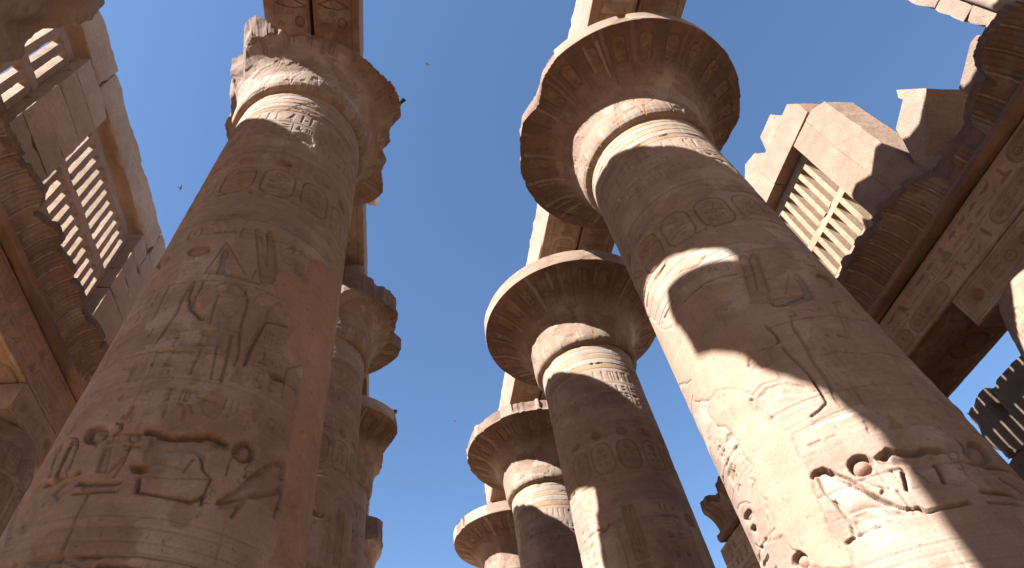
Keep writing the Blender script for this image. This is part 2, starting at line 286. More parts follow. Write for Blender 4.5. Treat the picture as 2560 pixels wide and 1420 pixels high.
('R',[(0.29,5.11),(0.43,5.17),(0.42,5.1),(0.53,5.04),(0.74,5.03),(0.86,5.07),(0.81,4.94),(0.68,4.74),(0.72,4.91),(0.5,4.94),(0.38,4.75),(0.43,4.91),(0.42,4.97),(0.32,5.04)],0.035),
('S',[(0.43,4.9),(0.4,4.82),(0.37,4.74)],0.06,0.05,None),
('S',[(0.75,4.94),(0.72,4.84),(0.69,4.75)],0.06,0.05,None),
('S',[(0.53,4.89),(0.58,4.76)],0.03,0.02,None),
('S',[(0.29,4.75),(0.3,4.64),(0.3,4.5)],0.035,0.025,None),
('S',[(0.28,4.56),(0.35,4.55),(0.39,4.5),(0.58,4.51),(0.76,4.53)],0.06,0.045,None),
('S',[(0.35,4.73),(0.46,4.73),(0.7,4.73),(0.83,4.69)],0.03,0.012,None),
('S',[(-0.24,4.86),(-0.23,4.73),(-0.21,4.6),(-0.25,4.47),(-0.34,4.46)],0.05,0.04,None),
('R',[(-0.16,4.67),(-0.01,4.66),(0.0,4.52),(-0.11,4.48),(-0.2,4.46),(-0.19,4.57)],0.02),
('S',[(-0.21,4.47),(-0.11,4.49),(0.0,4.48)],0.04,0.03,None),
('R',[(0.07,4.63),(0.22,4.59),(0.25,4.5),(0.11,4.54)],0.02),
('S',[(-0.37,4.68),(-0.19,4.67),(-0.03,4.68)],0.02,0.015,None),
('F',[(1.36,4.99),(1.3,4.96),(1.24,4.95),(1.2,4.97),(1.18,5.0),(1.17,5.05),(1.19,5.1),(1.22,5.15),(1.27,5.19),(1.33,5.22),(1.4,5.23),(1.46,5.23),(1.5,5.2),(1.5,5.15),(1.47,5.09),(1.42,5.03)],0.08,'G'),
('S',[(1.14,5.21),(1.18,5.16),(1.1,5.03)],0.05,0.04,None),
('R',[(1.07,5.02),(1.18,5.07),(1.19,5.01),(1.09,4.98)],0.04),
('S',[(0.99,4.98),(0.97,4.97),(0.95,4.97),(0.93,4.97),(0.92,4.98),(0.92,5.0),(0.92,5.02),(0.94,5.04),(0.95,5.06),(0.98,5.07),(1.0,5.07),(1.01,5.07),(1.03,5.06),(1.03,5.04),(1.02,5.02),(1.01,5.0),(1.0,4.99)],0.03,0.02,None),
('S',[(0.93,4.95),(1.02,4.96)],0.03,0.02,None),
('S',[(0.98,4.96),(0.93,4.78)],0.03,0.02,None),
('S',[(0.94,4.63),(1.25,4.61)],0.07,0.05,None),
('S',[(0.93,4.52),(1.24,4.51)],0.05,0.035,None),
('S',[(1.28,4.78),(1.39,4.71),(1.43,4.65)],0.07,0.05,None),
('S',[(-0.0,5.65),(0.27,5.65),(0.51,5.68)],0.12,0.006,'w'),
('F',[(-0.01,5.69),(0.48,5.73),(0.51,5.68),(0.49,5.66),(0.12,5.63),(-0.01,5.63)],0.012,'w'),
('S',[(0.02,5.76),(0.12,5.79),(0.21,5.84),(0.24,5.87),(0.24,6.02),(0.24,6.17)],0.045,0.035,None),
('S',[(0.35,6.04),(0.31,5.86),(0.32,5.75)],0.03,0.014,None),
('S',[(0.55,6.03),(0.54,5.84),(0.53,5.67)],0.04,0.014,None),
('R',[(-0.45,6.29),(-0.23,6.32),(0.02,6.28),(0.13,6.14),(0.13,6.02),(-0.01,6.07),(-0.15,6.14),(-0.38,6.09),(-0.31,5.89),(-0.34,5.89),(-0.44,6.13)],0.02),
('S',[(0.03,5.92),(0.16,5.91)],0.018,0.014,None),
('S',[(0.04,5.94),(0.17,5.93)],0.018,0.014,None),
('S',[(0.05,5.96),(0.18,5.95)],0.018,0.014,None),
('S',[(0.06,5.98),(0.19,5.98)],0.018,0.014,None),
('S',[(-1.29,7.02),(-1.23,6.9)],0.02,0.02,None),
('S',[(-1.28,6.94),(-1.23,6.83)],0.02,0.02,None),
('S',[(-1.28,6.87),(-1.22,6.75)],0.02,0.02,None),
('S',[(-1.27,6.79),(-1.22,6.68)],0.02,0.02,None),
('S',[(-1.26,6.72),(-1.21,6.61)],0.02,0.02,None),
('G',(-1.36,6.15,-1.14,6.32),64),
('G',(-1.36,6.06,-1.14,6.22),65),
('G',(-1.36,5.97,-1.14,6.12),66),
('G',(-1.36,5.88,-1.15,6.03),67),
('G',(-1.36,5.79,-1.15,5.94),68),
('G',(-1.36,5.7,-1.15,5.85),69),
('G',(-1.36,5.61,-1.15,5.76),70),
('G',(-1.36,5.53,-1.15,5.67),71),
('S',[(-0.96,6.29),(-0.96,5.93),(-0.97,5.62)],0.03,0.016,None),
('S',[(-1.06,5.38),(-1.01,5.45),(-0.92,5.48)],0.03,0.02,None),
('S',[(-1.6,5.52),(-1.45,5.5),(-1.27,5.43),(-1.17,5.35)],0.03,0.02,None),
('S',[(-0.93,5.45),(-1.03,5.21),(-1.01,4.97)],0.03,0.015,None),
('F',[(-1.29,5.26),(-1.33,5.25),(-1.39,5.26),(-1.45,5.28),(-1.5,5.31),(-1.52,5.33),(-1.53,5.36),(-1.49,5.37),(-1.44,5.37),(-1.39,5.36),(-1.33,5.35),(-1.28,5.34),(-1.25,5.32),(-1.23,5.3),(-1.23,5.28),(-1.25,5.27)],0.05,None),
('F',[(-1.31,5.11),(-1.34,5.12),(-1.37,5.12),(-1.41,5.14),(-1.44,5.15),(-1.45,5.17),(-1.45,5.18),(-1.43,5.19),(-1.41,5.19),(-1.37,5.18),(-1.34,5.18),(-1.31,5.17),(-1.28,5.15),(-1.27,5.14),(-1.28,5.13),(-1.29,5.12)],0.05,None),
('F',[(-0.77,4.48),(-0.79,4.46),(-0.83,4.45),(-0.87,4.45),(-0.92,4.46),(-0.95,4.49),(-0.97,4.52),(-0.98,4.55),(-0.96,4.58),(-0.93,4.6),(-0.89,4.61),(-0.85,4.61),(-0.81,4.6),(-0.77,4.58),(-0.76,4.55),(-0.75,4.51)],0.07,None),
('S',[(-1.6,4.83),(-1.32,4.81)],0.06,0.05,None),
('S',[(-1.56,5.07),(-1.4,4.94)],0.03,0.03,None),
('S',[(-1.86,5.14),(-1.86,4.99)],0.03,0.03,None)]
FLY=[((-21.83, 28.38, 50.5), 0.5, 0.42, 'speck of a bird flying between the left wall and the nearest left column'), ((1.01, 23.57, 72.81), 2.0, 0.4, 'speck of a bird high in the middle of the sky'), ((6.06, 62.24, 51.34), 1.1, 0.4, 'speck of a bird low in the middle sky left of the right capitals')]
# ------------------------------------------------------------------ noise
def _hash(ix, iy, iz, seed):
    h = (ix * 374761393 + iy * 668265263 + iz * 2147483647 + seed * 1274126177) & 0xFFFFFFFF
    h = ((h ^ (h >> 13)) * 1274126177) & 0xFFFFFFFF
    h = (h ^ (h >> 16)) & 0xFFFFFFFF
    return h / 4294967295.0


def vnoise(P, scale=1.0, seed=0):
    P = np.asarray(P, float) * scale
    i = np.floor(P).astype(np.int64)
    f = P - i
    f = f * f * (3 - 2 * f)
    x, y, z = i[..., 0], i[..., 1], i[..., 2]
    out = 0
    for dx in (0, 1):
        wx = f[..., 0] if dx else 1 - f[..., 0]
        for dy in (0, 1):
            wy = f[..., 1] if dy else 1 - f[..., 1]
            for dz in (0, 1):
                wz = f[..., 2] if dz else 1 - f[..., 2]
                out = out + wx * wy * wz * _hash(x + dx, y + dy, z + dz, seed)
    return out


def fbm(P, scale=1.0, octs=4, seed=0):
    s, a, t = 0, 1.0, 0
    for k in range(octs):
        s = s + a * vnoise(P, scale * 2 ** k, seed + 17 * k)
        t += a
        a *= 0.5
    return s / t


def smooth(a, b, x):
    t = np.clip((x - a) / (b - a), 0, 1)
    return t * t * (3 - 2 * t)


# ------------------------------------------------------------------ pigments
STONE = np.array((0.240, 0.171, 0.130))
PLASTER = np.array((0.250, 0.168, 0.121))
BREAK = np.array((0.140, 0.091, 0.070))
PIG = {'O': (0.205, 0.130, 0.066), 'R': (0.19, 0.082, 0.062), 'r': (0.215, 0.128, 0.098), 'B': (0.150, 0.136, 0.130),
       'Y': (0.255, 0.180, 0.106), 'G': (0.225, 0.178, 0.142), 'w': (0.315, 0.246, 0.200), 'd': (0.095, 0.062, 0.046),
       'L': (0.235, 0.205, 0.182), 'W': (0.31, 0.26, 0.21)}

# ------------------------------------------------------------------ carving canvas: a height field and a pigment field in metres
class Canvas:
    def __init__(s, u0, u1, v0, v1, res, base=STONE, seed=0, tone=0.10, flake=1.0):
        s.u0, s.v0, s.res, s.seed = u0, v0, res, seed
        s.nu = int(round((u1 - u0) / res)) + 1
        s.nv = int(round((v1 - v0) / res)) + 1
        s.U = u0 + np.arange(s.nu) * res
        s.V = v0 + np.arange(s.nv) * res
        uu, vv = np.meshgrid(s.U, s.V)
        P = np.stack([uu, vv, 0 * uu + seed * 3.7], -1)
        n1 = fbm(P, 0.55, 4, seed + 1)
        n2 = fbm(P * np.array((1, 3.2, 1)), 1.6, 4, seed + 5)
        n3 = vnoise(P, 1 / res * 0.6, seed + 9)
        s.wear = fbm(P, 2.6, 3, seed + 31)
        s.H = (n2 - .5) * 0.012 + (n1 - .5) * 0.02
        pits = smooth(0.80, 0.93, vnoise(P, 9.0, seed + 3)) * smooth(.45, .6, n1)
        s.H -= pits * 0.012
        f = 1 + tone * 2 * (n1 - .5) + tone * 2.4 * (n2 - .5) + 0.05 * (n3 - .5)
        s.C = np.asarray(base)[None, None, :] * f[..., None]
        pale = smooth(.52, .70, fbm(P, 1.1, 4, seed + 41))
        s._mix(slice(None), slice(None), pale * 0.62, np.array(PIG['w']))
        pale2 = smooth(.555, .60, fbm(P, 2.3, 5, seed + 53)) * smooth(.42, .58, fbm(P, .7, 2, seed + 54))
        s._mix(slice(None), slice(None), pale2 * 0.55, np.array(PIG['W']))
        s.H += pale2 * 0.003
        fl = flake * smooth(.562, .582, fbm(P * np.array((1, 1.5, 1)), 1.5, 5, seed + 57))
        s.H -= fl * 0.011
        s._mix(slice(None), slice(None), fl * 0.62, np.array((.178, .113, .084)))
        red = smooth(.55, .75, fbm(P, 0.8, 3, seed + 47))
        s._mix(slice(None), slice(None), red * 0.38, np.array(PIG['r']))

    def _mix(s, j, i, a, col):
        s.C[j, i] = s.C[j, i] * (1 - a[..., None]) + col * a[..., None]

    def win(s, p, pad):
        p = np.asarray(p, float)
        a, b = p.min(0) - pad, p.max(0) + pad
        i0 = max(0, int((a[0] - s.u0) / s.res)); i1 = min(s.nu, int((b[0] - s.u0) / s.res) + 2)
        j0 = max(0, int((a[1] - s.v0) / s.res)); j1 = min(s.nv, int((b[1] - s.v0) / s.res) + 2)
        if i1 - i0 < 2 or j1 - j0 < 2:
            return None
        uu, vv = np.meshgrid(s.U[i0:i1], s.V[j0:j1])
        return slice(j0, j1), slice(i0, i1), uu, vv

    @staticmethod
    def sd(p, U, V):
        p = np.asarray(p, float)
        d = np.full(U.shape, 1e9)
        ins = np.zeros(U.shape, bool)
        n = len(p)
        for k in range(n):
            ax, ay = p[k]; bx, by = p[(k + 1) % n]
            ex, ey = bx - ax, by - ay
            t = np.clip(((U - ax) * ex + (V - ay) * ey) / max(ex * ex + ey * ey, 1e-9), 0, 1)
            d = np.minimum(d, (U - ax - t * ex) ** 2 + (V - ay - t * ey) ** 2)
            if ay != by:
                c = ((ay > V) != (by > V)) & (U < (bx - ax) * (V - ay) / (by - ay) + ax)
                ins ^= c
        d = np.sqrt(d)
        return np.where(ins, -d, d)

    def fill(s, p, dep, col=None, alpha=0.75):
        w = s.win(p, 0.06)
        if not w:
            return
        j, i, U, V = w
        sd = s.sd(p, U, V)
        m = smooth(s.res * 0.9, -s.res * 0.9, sd)
        if dep >= 0:
            prof = dep * (0.40 + 0.60 * np.exp(np.minimum(sd + .012, 0) / 0.04))
            s.H[j, i] -= prof * m
            s._mix(j, i, min(.45, dep * 14) * m * np.exp(np.minimum(sd, 0) / 0.022), np.array(PIG['d']))
        else:
            s.H[j, i] += -dep * (1 - np.exp(np.minimum(sd, 0) / 0.07)) * m
        if col:
            a = alpha * m * smooth(.30, .52, s.wear[j, i])
            s._mix(j, i, a, np.array(PIG[col]))

    def stroke(s, p, wd, dep, col=None, alpha=0.6):
        w = s.win(p, wd)
        if not w:
            return
        j, i, U, V = w
        d = np.full(U.shape, 1e9)
        p = np.asarray(p, float)
        for k in range(len(p) - 1):
            ax, ay = p[k]; bx, by = p[k + 1]
            ex, ey = bx - ax, by - ay
            t = np.clip(((U - ax) * ex + (V - ay) * ey) / max(ex * ex + ey * ey, 1e-9), 0, 1)
            d = np.minimum(d, (U - ax - t * ex) ** 2 + (V - ay - t * ey) ** 2)
        d = np.sqrt(d)
        if wd > 2.2 * s.res:
            P = np.stack([U, V, 0 * U + s.seed], -1)
            d = d + (vnoise(P, 16.0, 61) - .5) * .22 * wd
        q = np.clip((wd * .5 - d) / max(wd * .22, s.res * .8), 0, 1)
        s.H[j, i] -= dep * q
        s._mix(j, i, min(.45, dep * 26) * smooth(.2, .9, q), np.array(PIG['d']))
        if col:
            s._mix(j, i, alpha * smooth(0, .3, q), np.array(PIG[col]))

    def patch(s, p, lift=0.004, col=None):
        w = s.win(p, 0.15)
        if not w:
            return
        j, i, U, V = w
        P = np.stack([U, V, 0 * U + s.seed], -1)
        sd = s.sd(p, U, V) + (fbm(P, 5.0, 3, 77) - .5) * 0.11
        m = smooth(0.012, -0.012, sd)
        h = lift + (fbm(P, 1.2, 2, 78) - .5) * 0.008
        edge = np.exp(-(sd / 0.018) ** 2) * 0.010
        s.H[j, i] = s.H[j, i] * (1 - m) + h * m - edge
        t = (1 + 0.16 * (fbm(P, 0.9, 3, 79) - .5) + 0.05 * (fbm(P, 7, 2, 80) - .5))
        c = (PLASTER if col is None else np.array(col))[None, None, :] * t[..., None]
        s.C[j, i] = s.C[j, i] * (1 - m[..., None]) + c * m[..., None]

    def rough(s, p, dep):
        w = s.win(p, 0.1)
        if not w:
            return
        j, i, U, V = w
        P = np.stack([U, V, 0 * U + s.seed], -1)
        sd = s.sd(p, U, V) + (fbm(P, 9.0, 2, 67) - .5) * 0.06
        m = smooth(0.015, -0.03, sd)
        n = fbm(P, 14.0, 3, 68)
        s.H[j, i] -= m * dep * (0.45 + 1.1 * n)
        s._mix(j, i, m * (0.10 + 0.35 * smooth(.5, .35, n)), np.array((0.19, 0.13, 0.095)))

    def ring(s, v, wd=0.02, dep=0.012, wob=0.012, col=None):
        x = s.U
        P = np.stack([x, 0 * x + v, 0 * x], -1)
        off = (fbm(P, 0.6, 2, 91) - .5) * wob * 2
        s.stroke(np.stack([x[::8], v + off[::8]], -1)[:400], wd, dep, col)

    def band(s, va, vb, col, alpha=0.6):
        j = (s.V >= va) & (s.V <= vb)
        a = alpha * smooth(.28, .5, s.wear[j])
        s.C[j] = s.C[j] * (1 - a[..., None]) + np.array(PIG[col]) * a[..., None]


def ell(cx, cy, rx, ry, n=14, a0=0.0, a1=2 * math.pi):
    return [(cx + rx * math.cos(a0 + (a1 - a0) * k / n), cy + ry * math.sin(a0 + (a1 - a0) * k / n)) for k in range(n + (a1 - a0 < 6.2))]


# ------------------------------------------------------------------ signs, each in a unit cell: ('F', pts) sunk area, ('S', pts, width) sunk line
def _bird():
    return [('F', [(.10, .12), (.30, .30), (.42, .55), (.55, .72), (.58, .88), (.70, .95), (.82, .86), (.94, .80), (.80, .76), (.80, .58), (.70, .38), (.52, .30)]),
            ('S', [(.56, .30), (.56, .06), (.72, .06)], .07), ('S', [(.66, .34), (.68, .08)], .06)]


SIGNS = [
    [('S', ell(.5, .5, .34, .34) + [(.84, .5)], .11), ('F', ell(.5, .5, .10, .10))],                                   # disc
    [('F', [(.02, .5), (.3, .66), (.5, .70), (.7, .66), (.98, .5), (.7, .36), (.5, .32), (.3, .36)])],                 # lens
    [('S', [(.02, .4), (.14, .62), (.26, .4), (.38, .62), (.5, .4), (.62, .62), (.74, .4), (.86, .62), (.98, .4)], .10)],   # ripple
    [('F', [(.40, .04), (.36, .5), (.42, .85), (.56, .97), (.66, .80), (.62, .4), (.52, .04)])],                       # reed
    _bird(),
    [('F', ell(.5, .28, .36, .46, 12, 0, math.pi))],                                                                  # loaf
    [('S', [(.04, .72), (.2, .80), (.3, .62), (.2, .42), (.5, .34), (.8, .44), (.98, .36)], .10)],                     # horned line
    [('F', [(.24, .95), (.42, .95), (.42, .32), (.80, .30), (.80, .12), (.24, .12)])],                                 # foot
    [('F', [(.05, .66), (.95, .66), (.82, .40), (.6, .27), (.4, .27), (.18, .40)])],                                   # basket
    [('S', ell(.5, .74, .18, .22) + [(.68, .74)], .09), ('S', [(.2, .5), (.8, .5)], .10), ('S', [(.5, .52), (.5, .04)], .11)],  # looped cross
    [('S', [(.28, .08), (.34, .2), (.34, .84), (.22, .95), (.62, .90)], .08), ('S', [(.34, .2), (.44, .06)], .06)],    # staff
    [('S', [(.2, .1), (.2, .9)], .11), ('S', [(.5, .1), (.5, .9)], .11), ('S', [(.8, .1), (.8, .9)], .11)],            # three strokes
    [('F', [(.20, .05), (.20, .34), (.34, .50), (.36, .72), (.30, .82), (.40, .96), (.54, .94), (.58, .78), (.52, .66), (.66, .52), (.60, .40), (.84, .36), (.84, .05)])],  # seated figure
    [('F', ell(.5, .46, .24, .30)), ('F', ell(.5, .84, .13, .10)), ('S', [(.3, .6), (.06, .82)], .06), ('S', [(.7, .6), (.94, .82)], .06), ('S', [(.3, .36), (.06, .14)], .06), ('S', [(.7, .36), (.94, .14)], .06)],  # beetle
    [('S', [(.14, .2), (.14, .8), (.86, .8), (.86, .2), (.14, .2)], .10)],                                             # square
    [('S', [(.02, .5), (.3, .66), (.6, .68), (.98, .46), (.6, .36), (.3, .36), (.02, .5)], .07), ('F', ell(.5, .52, .11, .11))],   # eye
    [('S', [(.12, .9), (.12, .1)], .08), ('S', [(.5, .9), (.5, .1)], .08), ('S', [(.12, .86), (.88, .86)], .08), ('S', [(.88, .9), (.88, .1)], .08)],
    [('F', [(.05, .44), (.95, .44), (.95, .60), (.05, .60)])],                                                         # bar
    [('S', [(.5, .06), (.5, .92)], .11), ('F', [(.5, .92), (.24, .62), (.36, .58), (.5, .7), (.64, .58), (.76, .62)])],
    [('S', [(.1, .2), (.4, .84), (.7, .2)], .09), ('S', [(.22, .44), (.6, .44)], .07)],
    [('S', [(.06, .78), (.4, .86), (.7, .7), (.62, .5), (.9, .3)], .09), ('S', [(.06, .22), (.94, .14)], .08)],
    [('F', [(.08, .10), (.08, .26), (.34, .36), (.36, .88), (.52, .88), (.54, .36), (.92, .24), (.92, .10)])],
]


def sign(c, box, code, dep=0.014, col=None, flip=False):
    x0, y0, x1, y1 = box
    w, h = x1 - x0, y1 - y0
    k = min(w, h)
    for g in SIGNS[code % len(SIGNS)]:
        pts = [((x0 + (1 - a if flip else a) * w), y0 + b * h) for a, b in g[1]]
        if g[0] == 'F':
            c.fill(pts, dep, col)
        else:
            c.stroke(pts, max(g[2] * k, c.res * 1.6), dep * .9, col)


def sign_block(c, u0, u1, v0, v1, rng, cell, dep=0.012, cols=(None,), gap=0.12):
    """fills a rectangle with small signs in rows, cells of uneven width"""
    v = v1
    while v - cell > v0 - 0.3 * cell:
        u = u0
        while u < u1 - 0.4 * cell:
            w = cell * rng.choice((0.6, 0.9, 1.0, 1.35))
            if u + w > u1:
                w = u1 - u
            if w < cell * .35:
                break
            if rng.random() < .3:
                sign(c, (u + gap * w, v - cell * .5, u + w - gap * w, v - gap * cell * .5), rng.choice((1, 2, 5, 8, 17, 2)), dep, rng.choice(cols))
                sign(c, (u + gap * w, v - cell * (1 - gap * .5), u + w - gap * w, v - cell * .52), rng.choice((1, 2, 5, 6, 8, 17, 11)), dep, rng.choice(cols))
            else:
                sign(c, (u + gap * w, v - cell * (1 - gap), u + w - gap * w, v - gap * cell), rng.randrange(len(SIGNS)), dep, rng.choice(cols), rng.random() < .5)
            u += w
        v -= cell


def oval(u0, u1, v0, v1, n=6):
    """rounded name-ring outline"""
    r = min(u1 - u0, v1 - v0) * .42
    p = []
    for cx, cy, a in ((u1 - r, v1 - r, 0), (u0 + r, v1 - r, 90), (u0 + r, v0 + r, 180), (u1 - r, v0 + r, 270)):
        for k in range(n + 1):
            t = math.radians(a + 90 * k / n)
            p.append((cx + r * math.cos(t), cy + r * math.sin(t)))
    return p


def name_ring(c, u0, u1, v0, v1, rng, ground='O', dep=0.012, horizontal=False):
    p = oval(u0, u1, v0, v1)
    c.fill(p, dep * .35, ground, .55)
    c.stroke(p + p[:1], max(.028, c.res * 2), dep)
    w, h = u1 - u0, v1 - v0
    if horizontal:
        s = h * .55
        sign(c, (u1 - w * .24, v0 + h * .25, u1 - w * .08, v1 - h * .25), 0, dep, 'R')
        sign_block(c, u0 + w * .12, u1 - w * .26, v0 + h * .2, v1 - h * .2, rng, s, dep, (None, 'r', 'B'))
    else:
        sign(c, (u0 + w * .3, v1 - w * .52, u1 - w * .3, v1 - w * .14), 0, dep, 'R')
        sign_block(c, u0 + w * .16, u1 - w * .16, v0 + w * .14, v1 - w * .55, rng, w * .34, dep, (None, 'r', 'B'))


# ------------------------------------------------------------------ mesh helpers
def mesh_from(name, verts, faces, cols, mat, parent=None, loc=(0, 0, 0), smooth_=True, sharp=None):
    me = bpy.data.meshes.new(name)
    verts = np.ascontiguousarray(verts, dtype=np.float32)
    faces = np.ascontiguousarray(faces, dtype=np.int32)
    n, k = faces.shape
    me.vertices.add(len(verts)); me.vertices.foreach_set("co", verts.ravel())
    me.loops.add(n * k); me.loops.foreach_set("vertex_index", faces.ravel())
    me.polygons.add(n)
    me.polygons.foreach_set("loop_start", np.arange(0, n * k, k, dtype=np.int32))
    me.polygons.foreach_set("loop_total", np.full(n, k, dtype=np.int32))
    me.update(calc_edges=True)
    finish(me, cols, mat, smooth_, sharp)
    return link(name, me, parent, loc)


def finish(me, cols, mat, smooth_=True, sharp=None):
    me.polygons.foreach_set("use_smooth", np.full(len(me.polygons), smooth_, dtype=bool))
    if sharp is not None:
        me.set_sharp_from_angle(angle=math.radians(sharp))
    at = me.color_attributes.new("pigment", 'FLOAT_COLOR', 'POINT')
    c = np.ones((len(me.vertices), 4), dtype=np.float32)
    c[:, :3] = np.clip(np.asarray(cols, dtype=np.float32), 0.01, 0.95)
    at.data.foreach_set("color", c.ravel())
    me.materials.append(mat)


def link(name, me, parent=None, loc=(0, 0, 0)):
    o = bpy.data.objects.new(name, me)
    COL.objects.link(o)
    o.location = loc
    if parent:
        o.parent = parent
    return o


def thing(name, label, cat, loc=(0, 0, 0), group=None, kind=None):
    o = bpy.data.objects.new(name, None)
    COL.objects.link(o)
    o.empty_display_size = 0.3
    o.location = loc
    tag(o, label, cat, group, kind)
    return o


def tag(o, label, cat=None, group=None, kind=None):
    o['label'] = label
    if cat:
        o['category'] = cat
    if group:
        o['group'] = group
    kind = kind or 'thing'
    if kind:
        o['kind'] = kind
    return o


def grid_faces(nj, ni, wrap=False):
    j, i = np.meshgrid(np.arange(nj - 1), np.arange(ni if wrap else ni - 1), indexing='ij')
    i2 = (i + 1) % ni
    a = j * ni + i; b = j * ni + i2; c = (j + 1) * ni + i2; d = (j + 1) * ni + i
    return np.stack([a, b, c, d], -1).reshape(-1, 4)


def rough_grid(nx, ny, nz):
    """unit box surface with shared vertices: returns verts in 0..1 and quads"""
    ids, V, Fs = {}, [], []

    def vid(a, b, c):
        k = (a, b, c)
        if k not in ids:
            ids[k] = len(V)
            V.append((a / nx, b / ny, c / nz))
        return ids[k]
    for a in range(nx):
        for b in range(ny):
            Fs.append((vid(a, b, 0), vid(a, b + 1, 0), vid(a + 1, b + 1, 0), vid(a + 1, b, 0)))
            Fs.append((vid(a, b, nz), vid(a + 1, b, nz), vid(a + 1, b + 1, nz), vid(a, b + 1, nz)))
    for a in range(nx):
        for c in range(nz):
            Fs.append((vid(a, 0, c), vid(a + 1, 0, c), vid(a + 1, 0, c + 1), vid(a, 0, c + 1)))
            Fs.append((vid(a, ny, c), vid(a, ny, c + 1), vid(a + 1, ny, c + 1), vid(a + 1, ny, c)))
    for b in range(ny):
        for c in range(nz):
            Fs.append((vid(0, b, c), vid(0, b, c + 1), vid(0, b + 1, c + 1), vid(0, b + 1, c)))
            Fs.append((vid(nx, b, c), vid(nx, b + 1, c), vid(nx, b + 1, c + 1), vid(nx, b, c + 1)))
    return np.array(V), np.array(Fs)


class Stones:
    """collects rough stone boxes of ONE part into one mesh"""
    def __init__(s):
        s.v, s.f, s.c, s.n = [], [], [], 0

    def box(s, x0, x1, y0, y1, z0, z1, seg=0.18, rough=0.012, chip=0.05, seed=0, col=STONE, tone=0.08, warp=None):
        dim = np.array((x1 - x0, y1 - y0, z1 - z0))
        n = [max(1, min(120, int(round(d / seg)))) for d in dim]
        V, F = rough_grid(*n)
        P = np.array((x0, y0, z0)) + V * dim
        C = (V - .5) * 2
        onb = (np.abs(np.abs(C) - 1) < 1e-6)
        ne = onb.sum(1)
        W = P + seed * 5.3
        d = np.stack([fbm(W, 2.3, 4, seed + 3 + k) - .5 for k in range(3)], -1)
        inward = -np.sign(C) * onb
        ch = chip * smooth(.50, .78, fbm(W, 2.2, 3, seed + 11)) * (ne >= 2)
        ch = ch + 0.35 * chip * smooth(.45, .7, vnoise(W, 7.0, seed + 13)) * (ne >= 2)
        P = P + d * rough * 2 + inward * ch[:, None]
        if warp:
            P = warp(P, V)
        r = random.Random(seed)
        t = 1 + tone * (r.random() - .5) * 2
        n1 = fbm(W, 0.9, 3, seed + 21)
        c = np.asarray(col)[None, :] * (t * (1 + .22 * (n1 - .5)))[:, None]
        s.v.append(P); s.f.append(F + s.n); s.c.append(c); s.n += len(P)

    def prism(s, poly, x0, x1, seed=0, col=STONE, rough=0.05, cuts=4):
        """a slab with a (y, z) outline between x0 and x1, broken surface"""
        bm = bmesh.new()
        vs_ = [bm.verts.new((x0, a, b)) for a, b in poly]
        f = bm.faces.new(vs_)
        r = bmesh.ops.extrude_face_region(bm, geom=[f])
        bmesh.ops.translate(bm, vec=(x1 - x0, 0, 0), verts=[g for g in r['geom'] if isinstance(g, bmesh.types.BMVert)])
        bmesh.ops.recalc_face_normals(bm, faces=bm.faces)
        bmesh.ops.triangulate(bm, faces=bm.faces)
        for _ in range(cuts):
            es = [e for e in bm.edges if e.calc_length() > 0.11]
            if not es:
                break
            bmesh.ops.subdivide_edges(bm, edges=es, cuts=1)
            bmesh.ops.triangulate(bm, faces=bm.faces)
        bm.verts.ensure_lookup_table()
        P = np.array([v.co[:] for v in bm.verts])
        W = P + seed * 5.3
        d = np.stack([fbm(W, 1.9, 4, seed + 3 + k) - .5 for k in range(3)], -1)
        on_front = (P[:, 0] < x0 + 1e-4)
        amp = np.where(on_front, .25, 1.0)[:, None] * rough * 2
        P = P + d * amp * np.array((np.where(True, .6, 1), 1, 1))
        F = np.array([[v.index for v in f.verts] + [f.verts[2].index] for f in bm.faces])
        bm.free()
        c = np.asarray(col)[None, :] * (1 + .3 * (fbm(W, 1.2, 3, seed + 21) - .5))[:, None]
        s.tri = True
        s.v.append(P); s.f.append(np.concatenate([F[:, :3], -np.ones((len(F), 1), int) - s.n], 1) + s.n); s.c.append(c); s.n += len(P)

    def build(s, name, mat, parent=None, loc=(0, 0, 0), sharp=38):
        v = np.concatenate(s.v); f = np.concatenate(s.f); c = np.concatenate(s.c)
        v = v - np.array(loc)
        me = bpy.data.meshes.new(name)
        fl = [tuple(int(k) for k in q if k >= 0) for q in f]
        me.from_pydata([tuple(p) for p in v], [], fl)
        me.update()
        finish(me, c, mat, True, sharp)
        return link(name, me, parent, (0, 0, 0) if parent else loc)


# ------------------------------------------------------------------ materials
def nodes_of(name):
    mt = bpy.data.materials.new(name)
    mt.use_nodes = True
    nt = mt.node_tree
    nt.nodes.clear()
    return mt, nt


